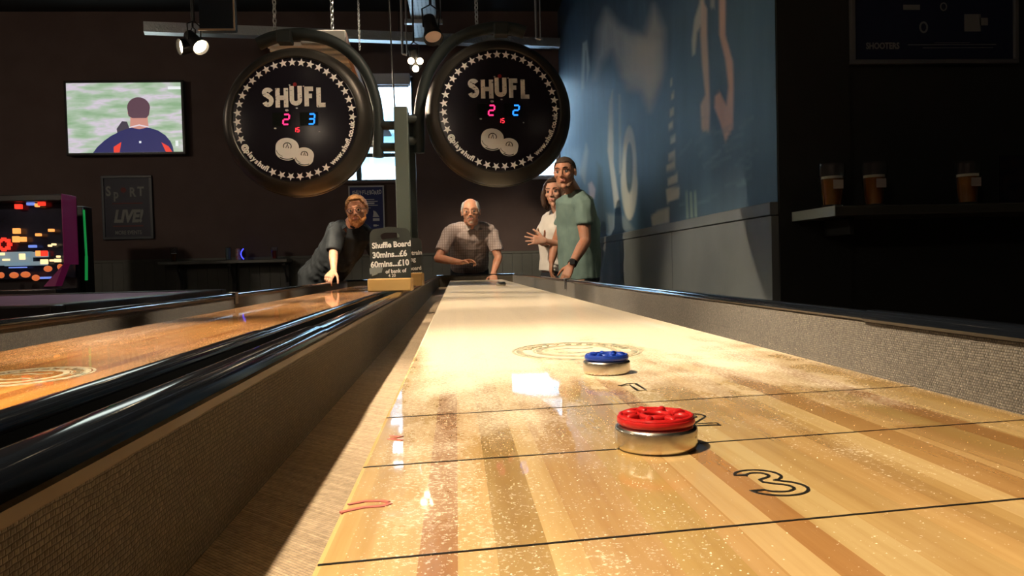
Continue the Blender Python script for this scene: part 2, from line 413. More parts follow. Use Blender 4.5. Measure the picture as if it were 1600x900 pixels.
# ------------------------------------------------------------------ shuffleboard tables
PLANKS = [(0, (0.568, 0.353, 0.156)), (.02, (0.516, 0.319, 0.143)), (.08, (0.310, 0.134, 0.051)), (.112, (0.533, 0.311, 0.129)), (.142, (0.344, 0.197, 0.069)), (.186, (0.550, 0.344, 0.156)),
          (.212, (0.447, 0.252, 0.106)), (.280, (0.430, 0.260, 0.092)), (.330, (0.482, 0.277, 0.120)), (.353, (0.585, 0.386, 0.193)), (.388, (0.404, 0.202, 0.078)), (.420, (0.533, 0.353, 0.166)),
          (.467, (0.473, 0.286, 0.120)), (.520, (0.533, 0.311, 0.129)), (.560, (0.447, 0.260, 0.101)), (.605, (0.568, 0.361, 0.166)), (.640, (0.396, 0.202, 0.074)), (.690, (0.533, 0.319, 0.138)),
          (.735, (0.464, 0.286, 0.110)), (.775, (0.361, 0.176, 0.060)), (.815, (0.533, 0.336, 0.147)), (.860, (0.482, 0.286, 0.110)), (.905, (0.550, 0.353, 0.166)), (.945, (0.430, 0.244, 0.092)), (.975, (0.568, 0.361, 0.175))]
def board_material(name, wax, tint, gloss=.95):
    m = mat(name, (.6, .4, .2), .3, spec=.5); t = NT(m)
    tc = t.n('ShaderNodeTexCoord').outputs['Object']; sp = t.n('ShaderNodeSeparateXYZ'); t.l(tc, sp.inputs[0])
    X, Y = sp.outputs[0], sp.outputs[1]
    u = t.math('DIVIDE', t.math('ADD', X, .235), .508)
    base = t.ramp(u, PLANKS, 'CONSTANT')
    # butt joints: each plank changes tone every so often along its length
    pk = t.math('FLOOR', t.math('MULTIPLY', u, 17.))
    cell = t.math('FLOOR', t.math('ADD', t.math('MULTIPLY', Y, 1.1), t.math('MULTIPLY', pk, .37)))
    cv = t.n('ShaderNodeCombineXYZ'); t.l(pk, cv.inputs[0]); t.l(cell, cv.inputs[1])
    wn = t.n('ShaderNodeTexWhiteNoise', noise_dimensions='2D'); t.l(cv.outputs[0], wn.inputs['Vector'])
    base = t.mix(.85, base, t.ramp(wn.outputs['Value'], [(0, (.80, .70, .62)), (.5, (1, 1, 1)), (1, (1.12, 1.12, 1.15))]), 'MULTIPLY')
    grain = t.noise(t.obj((90, 3.5, 1)), 1., 5., .6)
    base = t.mix(.8, base, t.ramp(grain, [(.25, (.74, .64, .54)), (.6, (1.05, 1.05, 1.05))]), 'MULTIPLY')
    blot = t.noise(t.obj((10, 2.4, 1)), 1., 3., .6)
    base = t.mix(.5, base, t.ramp(blot, [(.3, (.78, .68, .58)), (.62, (1.1, 1.08, 1.02))]), 'MULTIPLY')
    base = t.mix(1., base, tint, 'MULTIPLY')
    # sprinkled wax: granules over a drifting coverage
    drift = t.noise(t.obj((7, 1.5, 1)), 1., 5., .65)
    drift2 = t.noise(t.obj((24, 16, 1)), 1., 4., .6)
    far = t.math('SMOOTH_MIN', t.math('MULTIPLY', t.math('SUBTRACT', Y, .55), 1.1), 1.05, .2)
    far = t.math('MAXIMUM', far, -.08)
    mid = t.ramp(u, [(0, (.0, .0, .0)), (.06, (.48, .48, .48)), (.27, (.44, .44, .44)), (.36, (.06, .06, .06)), (.60, (.10, .10, .10)), (.80, (.34, .34, .34)), (1, (.05, .05, .05))])
    cov = t.math('ADD', t.math('ADD', far, t.math('MULTIPLY', mid, 1.)), t.math('MULTIPLY', t.math('SUBTRACT', drift, .5), 1.5))
    cov = t.math('ADD', cov, t.math('MULTIPLY', t.math('SUBTRACT', drift2, .5), .9))
    cov = t.math('MULTIPLY', t.math('ADD', cov, .14), wax, clamp=True)
    g = t.noise(t.obj((1, 1, 1)), 330., 2.5, .75)
    th = t.math('SUBTRACT', .74, t.math('MULTIPLY', cov, .42))
    gr = t.math('MULTIPLY', t.math('SUBTRACT', g, th), 9., clamp=True)
    gr = t.math('MULTIPLY', gr, .92)
    film = t.math('MULTIPLY', t.math('POWER', cov, 2.4), .66)
    gr = t.math('MAXIMUM', gr, film)
    col = t.mix(gr, base, (.80, .70, .54))
    t.l(col, t.b.inputs['Base Color'])
    t.l(t.math('ADD', t.math('MULTIPLY', gr, .55), .20), t.b.inputs['Roughness'])
    t.b.inputs['Specular IOR Level'].default_value = .15
    t.l(t.math('SUBTRACT', gloss, t.math('ADD', t.math('MULTIPLY', gr, .20), t.math('MULTIPLY', film, .55)), clamp=True), t.b.inputs['Coat Weight'])
    t.b.inputs['Coat Roughness'].default_value = .035
    h = t.math('ADD', t.math('MULTIPLY', gr, .5), t.math('MULTIPLY', t.noise(t.obj((26, 5, 1)), 1., 2.), .5))
    bp = t.n('ShaderNodeBump'); bp.inputs['Strength'].default_value = .16; bp.inputs['Distance'].default_value = .0015
    t.l(h, bp.inputs['Height']); t.l(bp.outputs[0], t.b.inputs['Normal'])
    b2 = t.n('ShaderNodeBump'); b2.inputs['Strength'].default_value = .05; b2.inputs['Distance'].default_value = .002
    t.l(t.noise(t.obj((30, 4, 1)), 1., 2.), b2.inputs['Height']); t.l(b2.outputs[0], t.b.inputs['Coat Normal'])
    return m
def carpet(name, c1, c2):
    m = mat(name, c1, .95, spec=.1, sheen=.3); t = NT(m)
    br = t.n('ShaderNodeTexBrick'); mp = t.obj((1, 1, 1))
    sp = t.n('ShaderNodeSeparateXYZ'); t.l(mp, sp.inputs[0]); cv = t.n('ShaderNodeCombineXYZ')
    wob = t.math('MULTIPLY', t.noise(mp, 60, 2), .0025)
    t.l(t.math('ADD', sp.outputs[1], sp.outputs[0]), cv.inputs[0]); t.l(t.math('ADD', sp.outputs[2], wob), cv.inputs[1]); t.l(cv.outputs[0], br.inputs['Vector'])
    for k, v in (('Scale', 1.), ('Brick Width', .0036), ('Row Height', .0027), ('Mortar Size', .0006), ('Mortar Smooth', .8)): br.inputs[k].default_value = v
    br.inputs['Color1'].default_value = (*c2, 1); br.inputs['Color2'].default_value = (*c1, 1); br.inputs['Mortar'].default_value = (c1[0]*.6, c1[1]*.6, c1[2]*.6, 1)
    c = t.mix(.8, br.outputs['Color'], t.ramp(t.noise(mp, 160, 3, .7), [(.3, (.6, .58, .55)), (.7, (1.3, 1.3, 1.3))]), 'MULTIPLY')
    c = t.mix(.5, c, t.ramp(t.noise(mp, 9, 3), [(.3, (.75, .75, .75)), (.7, (1.15, 1.15, 1.15))]), 'MULTIPLY')
    t.l(c, t.b.inputs['Base Color'])
    t.bump(t.math('ADD', br.outputs['Fac'], t.noise(mp, 300, 2)), .5, -.0015); return m
M_carpet = carpet('ribbed_brown_carpet', (.075, .063, .046), (.155, .132, .100))
M_gutter = carpet('gutter_carpet', (.34, .255, .16), (.48, .37, .25))
M_ply = varied('plywood_edge', (.085, .058, .034), (.12, .08, .046), 30, .5, (1, .1, 1))
M_cab = varied('dark_stained_cabinet', (.035, .018, .012), (.06, .03, .018), 8, .4, (1, .1, 1))
M_ink = mat('black_ink', (.010, .009, .008), .3)
M_red_ink = mat('faded_red_ink', (.46, .13, .10), .4)
M_logo = varied('worn_grey_green_ink', (.17, .19, .14), (.50, .42, .28), 110, .5)
M_felt = mat('dark_felt', (.02, .018, .016), .9)
FAR_Y, NEAR_Y = 6.92, -.22
def rail_profile(w, h, side):
    """cross-section of the bull-nosed rail, x grows outwards from the gutter"""
    pts = [(0, 0), (-.002, h*.25), (0, h*.62), (w*.14, h*.90), (w*.36, h), (w*.66, h), (w*.88, h*.88), (w, h*.6), (w+.001, h*.2), (w, -.02), (w*.8, -.02), (w*.8, 0)]
    return [(p[0]*side, p[1]) for p in pts]
def sweep_y(mb, prof, x, z, y0, y1, mi=0):
    n = len(prof); v = [(x+a, y0, z+b) for a, b in prof] + [(x+a, y1, z+b) for a, b in prof]
    f = [(i, (i+1) % n, n+(i+1) % n, n+i) for i in range(n)]
    if sum(prof[i][0]*prof[(i+1)%n][1]-prof[(i+1)%n][0]*prof[i][1] for i in range(n)) > 0: f = [q[::-1] for q in f]
    mb.add(v, f, mi, True); return mb.add(v, [tuple(range(n)), tuple(range(n, 2*n))[::-1]], mi)
def digit(mb, kind, M, s=1.):
    """outlined score figures as on the board"""
    if kind == '3':
        o = arc(-.001, .0115, .0125, .0115, 165, -62, 16) + arc(.0, -.0125, .0155, .0135, 62, -165, 18)
        i = (arc(.0, -.0125, .0085, .0070, -160, 70, 12) + [(-.003, -.0015), (-.003, .0035)] + arc(-.001, .0115, .0060, .0055, -70, 165, 12))
        mb.ribbon([(x*s, y*s) for x, y in o+i], .0017*s, M=M, closed=True)
    elif kind == '1':
        mb.ribbon([(x*s, y*s) for x, y in [(-.013, .012), (-.002, .022), (.006, .022), (.006, -.022), (-.002, -.022), (-.002, .012), (-.011, .009)]], .0017*s, M=M, closed=True)
    else:
        o = arc(0, .011, .0135, .0120, 165, -40, 16) + [(-.003, -.016), (.014, -.016), (.014, -.023), (-.015, -.023), (-.015, -.017)] + arc(0, .011, .007, .006, -35, 165, 12)
        mb.ribbon([(x*s, y*s) for x, y in o], .0017*s, M=M, closed=True)
def shuffleboard(xc, zb, wl, wr, zr, label, wax, tint, logo_x, digits, seed):
    """xc board centre, zb board top, wl / wr inner faces of the side walls, zr underside of the rails"""
    t = thing('shuffleboard_table', label, 'table', (xc, (FAR_Y+NEAR_Y)/2, 0))
    jt = .93 if digits else 1.19; t.location.y = 0; t.matrix_world = Matrix.Translation((xc, 0, 0))
    hb = .235; gz = zb-.057
    bd = MB().bbox((xc-hb, NEAR_Y+.12, zb-.045), (xc+hb, FAR_Y-.02, zb), .0035).build('playing_board', board_material('maple_board_'+seed, wax, tint, .95 if digits else .70), t, label='glossy striped maple board sprinkled with wax')
    for y in (.307, .457, .607, FAR_Y-.35, FAR_Y-.5, FAR_Y-.65):
        ln = MB(); sk_ = .118 if y < 1 else 0.; x0, x1 = xc-hb+.002, xc+hb-.002; w_ = .00075
        ln.add([(x0, y-w_, zb), (x1, y-w_+sk_*(x1-x0), zb), (x1, y+w_+sk_*(x1-x0), zb), (x0, y+w_, zb)]+[(x0, y-w_, zb+.0003), (x1, y-w_+sk_*(x1-x0), zb+.0003), (x1, y+w_+sk_*(x1-x0), zb+.0003), (x0, y+w_, zb+.0003)], [(3,2,1,0), (4,5,6,7), (0,1,5,4), (1,2,6,5), (2,3,7,6), (3,0,4,7)])
        ln.build('court_line', M_ink, bd)
    if digits:
        for kind, x, y, s in digits:
            d = MB(); digit(d, kind, Matrix.Translation((x, y, zb-.0006)), s); d.build('score_figure', M_ink, bd)
        rd = MB(); A = P(580, 786, .37); B = P(616, 686, .52)
        rd.ribbon([(-.012, .000), (-.004, .004), (.004, .0035), (.008, .001)], .0026, M=Matrix.Translation((-.0449, .385, zb-.0006)))
        rd.ribbon([(-.014, -.012), (-.004, -.006), (.006, -.005), (.009, -.001)], .0028, M=Matrix.Translation((-.0449, .385, zb-.0006)))
        rd.build('ink_mark', M_red_ink, bd, label='smudged red figure near the gutter edge'); rd = MB()
        rd.ribbon([(-.004, .012), (.004, .008), (-.003, .002), (.006, -.004)], .002, M=Matrix.Translation((-.0456, .5286, zb-.0006)))
        rd.build('ink_mark', M_red_ink, bd, label='small faded red figure')
    for ly in ((1.035 if digits else 1.14), FAR_Y-1.3):
        lg = MB(); L = Matrix.Translation((logo_x, ly, zb-.0006)) @ Matrix.Diagonal((.88, 1.08, 1, 1))
        for r, wd in ((.098, .004), (.088, .010), (.066, .003), (.058, .009)):
            lg.ribbon(arc(0, 0, r, r, 0, 360, 40)[:-1], wd, M=L, closed=True)
        for sgn in (-1, 1): lg.ribbon([(-.03, .018*sgn), (-.01, .028*sgn), (.012, .020*sgn), (.03, .026*sgn)], .008, M=L)
        for ch, a in zip('SHUFFLEBOARD', range(160, 0, -14)):
            v, f = text_geo(ch, .02, .02); a = math.radians(a)
            lg.add(v, f, 0, False, L @ Matrix.Translation((.077*math.cos(a), .077*math.sin(a), .0011)) @ Matrix.Rotation(a-PI/2, 4, 'Z'))
        lg.build('ring_emblem', M_logo, bd)
    MB().box((wl, NEAR_Y, gz-.012), (wr, FAR_Y+.08, gz)).build('gutter', M_gutter, t)
    for x, s in ((wl, -1), (wr, 1)):
        a, b = sorted((x, x+s*.020))
        MB().bbox((a, NEAR_Y, gz-.10), (b, FAR_Y+.10, zr-.0005), .002).build('side_wall', M_carpet, t)
        a, b = sorted((x+s*.0195, x+s*.0215))
        MB().box((a, NEAR_Y, gz-.10), (b, FAR_Y+.10, zr-.02)).build('outer_panel', M_black, t)
        a, b = sorted((x-s*.0022, x+s*.004))
        if s < 0: MB().bbox((a, NEAR_Y, zr-.0085), (b, FAR_Y+.10, zr-.0008), .001).build('edge_strip', M_ply, t)
        r = MB(); sweep_y(r, rail_profile(.028, .0145, s), x-s*.004, zr-.001, NEAR_Y, jt-.002); r.build('rail', M_blackgloss, t)
        r = MB(); sweep_y(r, rail_profile(.024, .0115, s), x-s*.002, zr, jt+.002, FAR_Y+.12); r.build('rail', M_blackgloss, t)
    MB().bbox((wl, FAR_Y+.08, gz-.10), (wr, FAR_Y+.10, zr-.0005), .002).build('end_wall', M_carpet, t)
    r = MB().bbox((wl-.02, FAR_Y+.076, zr), (wr+.02, FAR_Y+.108, zr+.013), .005); r.build('end_rail', M_blackgloss, t)
    MB().bbox((wl, NEAR_Y-.02, gz-.10), (wr, NEAR_Y, zb-.01), .002).build('end_wall', M_carpet, t)
    MB().bbox((wl+.02, NEAR_Y+.05, gz-.13), (wr-.02, FAR_Y, gz-.10), .004).build('underframe', M_cab, t)
    for y in (.35, 3.3, 6.3):
        MB().bbox((xc-.20, y-.10, .05), (xc+.20, y+.10, gz-.13), .01).bbox((xc-.27, y-.14, 0), (xc+.27, y+.14, .05), .01).build('leg', M_cab, t)
    return t
W1L, W1R, ZB1, ZR1 = -.1615, .5115, .800, .838
shuffleboard(.175, ZB1, W1L, W1R, ZR1, 'long shuffleboard table with three metal pucks on its pale waxed board', 1.0, (.98, 1.12, 1.10), .160,
             [('3', .161, .392, .98), ('2', .171, .556, .98), ('1', .165, .712, .95)], 'pale')
W2L, W2R, ZB2, ZR2 = -.983, -.3115, .7765, .816
shuffleboard(-.648, ZB2, W2L, W2R, ZR2, 'long shuffleboard table with orange board beyond the black double rail', .26, (1.05, .80, .40), -.62, [], 'orange')

# sprinkled wax grains near the camera
def wax_grains():
    n = 7000; v = []; f = []
    x = np.concatenate([rng.uniform(-.05, .12, n*5//6), rng.uniform(-.05, .45, n - n*5//6)]); y = rng.uniform(.26, 1.5, n)**1.0
    o = np.array([(1, 0, 0), (0, 1, 0), (-1, 0, 0), (0, -1, 0), (0, 0, 1), (0, 0, -.2)], float)
    F8 = [(0, 1, 4), (1, 2, 4), (2, 3, 4), (3, 0, 4), (1, 0, 5), (2, 1, 5), (3, 2, 5), (0, 3, 5)]
    for i in range(n):
        s = rng.uniform(.0002, .0006); q = o * s * rng.uniform(.6, 1.2, (6, 3)); a = rng.uniform(0, 6.28)
        c_, s_ = math.cos(a), math.sin(a); k = len(v)
        for p in q: v.append((x[i]+p[0]*c_-p[1]*s_, y[i]+p[0]*s_+p[1]*c_, ZB1+.0001+p[2]*.7))
        f += [(p0+k, p1+k, p2+k) for p0, p1, p2 in F8]
    mb = MB(); mb.add(v, f)
    solo(mb.build('shuffleboard_wax', mat('wax_grain', (.80, .66, .45), .35, spec=.5)), 'pale grains of wax sprinkled over the near end of the board', 'wax', kind='stuff')
wax_grains()

# pucks
M_pucksteel = mat('worn_puck_steel', (.66, .62, .54), .26, metal=1.)
def puck(name, label, x, y, cap, R=.0268, rz=0., zs=1.09):
    p = thing(name, label, 'puck', (x, y, ZB1), rz, 'shuffleboard pucks')
    T = p.matrix_world @ Matrix.Diagonal((1, 1, zs, 1)); k = R/.0268
    def S(pr): return [(a*k, b*k) for a, b in pr]
    MB().lathe(S([(.0240, .0), (.0256, .0008), (.0266, .0022), (.0268, .0034), (.0268, .0116), (.0266, .0124), (.0258, .0132), (.0252, .0136), (.0235, .0138)]), 64, M=T).build('steel_body', M_pucksteel, p)
    c = MB().lathe(S([(.0226, .0134), (.0230, .0144), (.0246, .0150), (.0251, .0155), (.0252, .0174), (.0248, .0184), (.0236, .0190), (.0200, .0190), (.0192, .0185), (.0150, .0183), (.0001, .0180)]), 64, M=T)
    pc = c.build('plastic_cap', cap, p)
    b = MB(); b.tube([T @ Vector((.0088*k*math.cos(a), .0088*k*math.sin(a), .0190*k)) for a in np.linspace(0, 2*PI, 41)[:-1]], .0019*k, 10, closed=True)
    for i in range(8):
        a = 2*PI*i/8
        b.tube([T @ Vector((r*k*math.cos(a+w), r*k*math.sin(a+w), z*k)) for r, w, z in ((.0128, 0, .0180), (.0136, 0, .0192), (.0160, 0, .0198), (.0185, 0, .0197), (.0208, 0, .0190), (.0214, 0, .0180))], [.0010*k, .0020*k, .0024*k, .0024*k, .0020*k, .0010*k], 10)
    b.tube([T @ Vector((.0230*k*math.cos(a), .0230*k*math.sin(a), .0190*k)) for a in np.linspace(0, 2*PI, 49)[:-1]], .0015*k, 8, closed=True)
    b.build('raised_rosette', cap, pc); return p
M_redp = mat('red_puck_plastic', (.38, .010, .010), .30, spec=.45)
M_bluep = mat('blue_puck_plastic', (.008, .034, .27), .28, spec=.45)
puck('shuffleboard_puck', 'red capped steel puck nearest the camera on the pale board', .1235, .477, M_redp, .0260, .3)
puck('shuffleboard_puck', 'blue capped steel puck behind the red one on the pale board', .1580, .812, M_bluep, .0251, .1)
puck('shuffleboard_puck', 'small far steel puck near the far end of the pale board', .262, 4.55, mat('worn_dark_cap', (.06, .06, .07), .35), .029)

# clips on the rails
M_clip = mat('dull_clip_metal', (.20, .20, .19), .45, metal=.6)
def clip(x, y, z, s, label):
    c = MB().bbox((x-.006, y-.022, z), (x+.030, y+.022, z+.004), .001).bbox((x-.006 if s > 0 else x-.009, y-.016, z-.045), (x-.002 if s > 0 else x-.005, y+.016, z+.003), .001)
    solo(c.build('rail_clip', M_clip), label, 'clip')
clip(W1R-.004, 3.57, ZR1+.0118, 1, 'small metal clip over the right rail of the pale board table')
c = MB().bbox((W2L-.026, 3.46, ZR2+.0118), (W2L+.008, 3.52, ZR2+.016), .001).bbox((W2L+.004, 3.47, ZR2-.035), (W2L+.008, 3.51, ZR2+.015), .001)
solo(c.build('rail_clip', M_clip), 'small metal clip over the left rail of the orange board table', 'clip')

# ------------------------------------------------------------------ scoreboards on their post
M_sbody = varied('scoreboard_shell', (.045, .041, .036), (.060, .055, .048), 6, .38, metal=.6)
M_sface = mat('scoreboard_face', (.009, .008, .014), .22, spec=.5)
M_swhite = varied('worn_white_print', (.10, .10, .10), (.80, .79, .74), 75, .5, (1, 1, 1.6), lo=.30, hi=.42)
M_pwhite = mat('white_print', (.88, .87, .84), .5)
M_dark = mat('display_window', (.006, .009, .008), .12)
M_redled = mat('red_led', (.3, .01, .05), .4, emit=(1.0, .03, .17), estr=1.6)
M_blueled = mat('blue_led', (.01, .1, .4), .4, emit=(.02, .22, 1.0), estr=1.8)
M_redsmall = mat('small_red_led', (.3, .01, .02), .4, emit=(1.0, .03, .05), estr=2.)
M_hoop = mat('hoop_powder_coat', (.018, .027, .028), .55)
SEG = {'0': 'abcdef', '1': 'bc', '2': 'abged', '3': 'abgcd', '5': 'afgcd', '6': 'afgecd'}
def seg7(mb, ch, cx, cy, w, h, th, M, z=.003):
    x0, x1, y0, y1, ym = -w/2, w/2, -h/2, h/2, 0; g = th*.30
    L = {'a': ((x0+g, y1), (x1-g, y1)), 'b': ((x1, y1-g), (x1, ym+g)), 'c': ((x1, ym-g), (x1, y0+g)), 'd': ((x0+g, y0), (x1-g, y0)),
         'e': ((x0, ym-g), (x0, y0+g)), 'f': ((x0, y1-g), (x0, ym+g)), 'g': ((x0+g, ym), (x1-g, ym))}
    for s in SEG[ch]:
        a, b = L[s]; sl = .10
        mb.ribbon([(cx+a[0]+sl*a[1], cy+a[1]), (cx+b[0]+sl*b[1], cy+b[1])], th, z, z+.0015, M=M)
U = 3.75/1200.          # metres per photo unit at the scoreboards
SHUFL = {'S': [arc(.0, .5, .30, .29, 20, 200, 10)[:-1] + arc(-.02, .5, .28, .29, 200, 265, 5) + arc(.0, -.35, .31, .42, 75, -160, 14)],
         'H': [[(-.30, 1), (-.30, -1)], [(.30, 1), (.30, -1)], [(-.3, 0), (.3, 0)]],
         'U': [[(-.30, 1), (-.30, -.45)] + arc(0, -.45, .30, .36, 200, 340, 10) + [(.30, -.45), (.30, 1)]],
         'F': [[(-.24, 1), (-.24, -1)], [(-.4, .82), (.38, .82)], [(-.3, .08), (.26, .08)]],
         'L': [[(-.20, 1), (-.20, -1)], [(-.36, -.82), (.42, -.82)]]}
def scoreboard(cx, cy, rot, s1, s2, label, hoop_pts, hoop_r, side):
    c = P(cx, cy, 3.72)
    root = thing('round_scoreboard', label, 'scoreboard', (c.x, 3.72, c.z))
    M = Matrix.Translation(c) @ Matrix.Rotation(rot[1], 4, 'Z') @ Matrix.Rotation(PI/2+rot[0], 4, 'X')     # local xy = face, +z toward the players
    R = 94*U
    MB().lathe([(.05, -.115), (.30, -.112), (.340, -.10), (.352, -.08), (.355, -.055), (.350, -.030), (.334, -.006), (.320, .006), (R+.006, .010), (R+.001, .006), (R+.001, -.01)], 96, M=M).build('shell', M_sbody, root)
    MB().lathe([(R+.0005, .002), (R+.0005, .0045), (R-.003, .0055), (.001, .0055)], 96, M=M).build('face_plate', M_sface, root)
    MB().tube([M @ Vector((.345*math.cos(a), .345*math.sin(a), -.083)) for a in np.linspace(0, 2*PI, 73)[:-1]], .014, 10, closed=True).build('rim_band', M_sbody, root)
    MB().tube([M @ Vector((R*math.cos(a), R*math.sin(a), .008)) for a in np.linspace(0, 2*PI, 73)[:-1]], .0018, 6, closed=True).build('bezel_ring', M_black, root)
    F_ = M @ Matrix.Translation((0, 0, .0055))
    st = [i*9.0+1.5 for i in range(23)] + [246+i*9.2 for i in range(7)]
    for a in st:
        ar = math.radians(a); q = (86.5*U*math.cos(ar), 86.5*U*math.sin(ar))
        pts = [(.0205*(1 if k % 2 == 0 else .42)*math.cos(ar-PI/2+PI+k*PI/5 - PI/2), .0205*(1 if k % 2 == 0 else .42)*math.sin(ar-PI/2+PI+k*PI/5 - PI/2)) for k in range(10)]
        MB().prism([(q[0]+x, q[1]+y) for x, y in pts], 0, .0012, M=F_).build('star', M_pwhite, root)
    def arctext(txt, a0, a1, size):
        mb = MB(); n = len(txt); wts = [1.35 if ch in 'w@' else .55 if ch in 'l.f' else 1. for ch in txt]; tot = sum(wts); acc = 0
        for ch, w in zip(txt, wts):
            a = math.radians(a0+(a1-a0)*(acc+w/2)/tot); acc += w
            v, f = text_geo(ch, size, .045)
            mb.add(v, f, 0, False, F_ @ Matrix.Translation((86*U*math.cos(a), 86*U*math.sin(a), .001)) @ Matrix.Rotation(a+PI/2, 4, 'Z'))
        mb.build('lettering', M_pwhite, root)
    arctext('@playshufl', 206, 241, .034); arctext('www.shufl.co.uk', 308, 357, .033)
    bx = 0
    for ch, x, dy, w in (('S', -40, 0, 18), ('H', -19, -1, 22), ('U', 2, 2, 21), ('F', 22, 0, 17), ('L', 39.5, -1, 17)):
        mb = MB()
        for ln in SHUFL[ch]:
            mb.ribbon([((x+px_*w*.95)*U, (34+dy+py_*14.5)*U) for px_, py_ in ln], 6.6*U, 0, .0014, M=F_)
        mb.build('title_letter', M_swhite, root)
    g = MB()
    for x, y, s in ((-7, 52, 1.2), (14, 50, 1.), (-12, 14, 2.2), (3, 17, 1.4), (-30, -13, 1.6), (36, -19, 1.)):
        g.prism([((x+s*math.cos(a)*1.3)*U, (y+s*math.sin(a)*.8)*U) for a in (0, 1, 2.2, 3.1, 4.4, 5.4)], 0, .0012, M=F_)
    g.build('print_specks', M_swhite, root, kind='stuff')
    MB().prism([((1+3*math.cos(a))*U, (53+3*math.sin(a))*U) for a in np.linspace(0, 6.28, 13)[:-1]], 0, .001, M=F_).build('indicator_lamp', mat('dim_red_lamp', (.25, .01, .01), .4), root)
    for x in (-19, 22):
        MB().box(((x-15)*U, -10*U, 0), ((x+13)*U, 10.5*U, .0008), M=F_).build('display_window', M_dark, root)
    mb = MB(); seg7(mb, s1, -13*U, 0, 8.5*U, 15*U, 2.3*U, F_); mb.build('left_score', M_redled, root)
    mb = MB(); seg7(mb, s2, 25*U, 0, 8.5*U, 15*U, 2.3*U, F_); mb.build('right_score', M_blueled, root)
    mb = MB(); seg7(mb, '1', -1*U, -16*U, 3.6*U, 6.5*U, .95*U, F_); seg7(mb, '5', 4.4*U, -16*U, 3.6*U, 6.5*U, .95*U, F_); mb.build('round_counter', M_redsmall, root)
    for x, y, r in ((-13, -44, 17.5), (12.5, -56, 14.3)):
        e = MB(); E = F_ @ Matrix.Translation((x*U, y*U, 0)) @ Matrix.Rotation(-.12, 4, 'Z')
        pts = arc(0, r*.13*U, r*U, r*.80*U, 0, 180, 20) + arc(0, -r*.30*U, r*.97*U, r*.72*U, 180, 360, 20)
        e.prism(pts, .0001, .0012 if r > 15 else .0024, 0, E)
        zt = .0013 if r > 15 else .0025
        e.ribbon(arc(0, -r*.22*U, r*.93*U, r*.70*U, 235, 310, 12), 1.2*U, zt, zt+.0006, 1, E)
        e.ribbon(arc(0, -r*.05*U, r*.93*U, r*.70*U, 195, 250, 12), .6*U, zt, zt+.0006, 1, E)
        e.ribbon(arc(0, r*.20*U, r*.34*U, r*.30*U, -30, 210, 16), 1.1*U, zt, zt+.0006, 1, E)
        e.ribbon([(-r*.12*U, r*.04*U), (0, r*.40*U), (r*.12*U, r*.04*U)], .9*U, zt, zt+.0006, 1, E)
        e.build('puck_emblem', [M_pwhite, M_dark], root)
    hp0 = [P(x, y, 3.86) for x, y in hoop_pts]; hp = []; hr = []
    for i in range(len(hp0)-1):                                # smooth curve through the points
        p0, p1, p2, p3 = hp0[max(i-1, 0)], hp0[i], hp0[i+1], hp0[min(i+2, len(hp0)-1)]
        for k in range(4):
            s_ = k/4; hp.append(.5*((2*p1)+(p2-p0)*s_+(2*p0-5*p1+4*p2-p3)*s_*s_+(3*p1-p0-3*p2+p3)*s_**3)); hr.append(hoop_r[min(i, len(hoop_r)-1)])
    hp.append(hp0[-1]); hr.append(hoop_r[-1])
    h = MB().tube(hp, hr, 18); h.build('hoop_arm', M_hoop, root)
    top = P(*hoop_pts[-3], 3.86); cc = M @ Vector((0, .36, -.09))
    MB().bbox((top.x-.035, 3.80, top.z-.05), (top.x+.035, 3.87, top.z+.01), .006).build('hanger_block', M_hoop, root)
    MB().tube([M @ Vector((0, 0, -.11)), M @ Vector((0, 0, -.16))], .07, 20).build('rear_housing', M_sbody, root)
    return root
sbL = scoreboard(461.5, 187, (-.03, -.04), '2', '3', 'round black scoreboard showing 2 and 3 with a silvery right rim',
           [(591, 246), (591, 215), (591, 185), (587, 155), (577, 124), (560, 96), (536, 74), (507, 60), (475, 54), (447, 55), (424, 60), (403, 69)],
           [.027]*3 + [.027, .027, .028, .028, .029, .030, .031, .032, .031], -1)
sbR = scoreboard(781, 173, (-.03, .03), '2', '2', 'round black scoreboard showing 2 and 2 before the side wall mural',
           [(655, 239), (655, 210), (655, 180), (659, 148), (668, 117), (684, 89), (706, 66), (732, 52), (758, 45), (782, 43), (805, 46), (820, 51)],
           [.027]*3 + [.027, .027, .028, .028, .029, .030, .031, .032, .031], 1)
M_post = mat('grey_green_post_paint', (.105, .135, .120), .45)
pc_ = P(624, 200, 3.80) + Vector((.008, 0, 0))
po = thing('scoreboard_post', 'grey green square post standing between the two tables', 'post', (pc_.x, 3.84, 0))
pt = P(624, 166, 3.80).z
MB().bbox((pc_.x-.034, 3.80, .02), (pc_.x+.034, 3.875, pt), .005).build('column', M_post, po)
MB().bbox((pc_.x-.10, 3.76, 0), (pc_.x+.10, 3.96, .02), .004).build('base_plate', M_post, po)
px2 = P(643, 240, 3.90).x
MB().bbox((px2-.020, 3.88, .02), (px2+.020, 3.94, P(640, 181, 3.9).z), .004).build('rear_conduit', M_hoop, po)
MB().tube([P(636, 181, 3.88), P(636, 176, 3.88)], .012, 10).build('cap_knob', M_black, po)
for y1, y2, xa in ((196, 186, 0), (230, 220, 0)):
    a = P(592, y1, 3.86); b = P(622, y1, 3.84); MB().tube([a, b], .022, 12).build('stub_arm', M_hoop, po)
    a = P(628, y2, 3.84); b = P(656, y2, 3.86); MB().tube([a, b], .022, 12).build('stub_arm', M_hoop, po)
MB().tube([P(608, 0, 3.83), P(612, 90, 3.83), P(617, 168, 3.83)], .004, 8).build('power_cable', M_black, po)

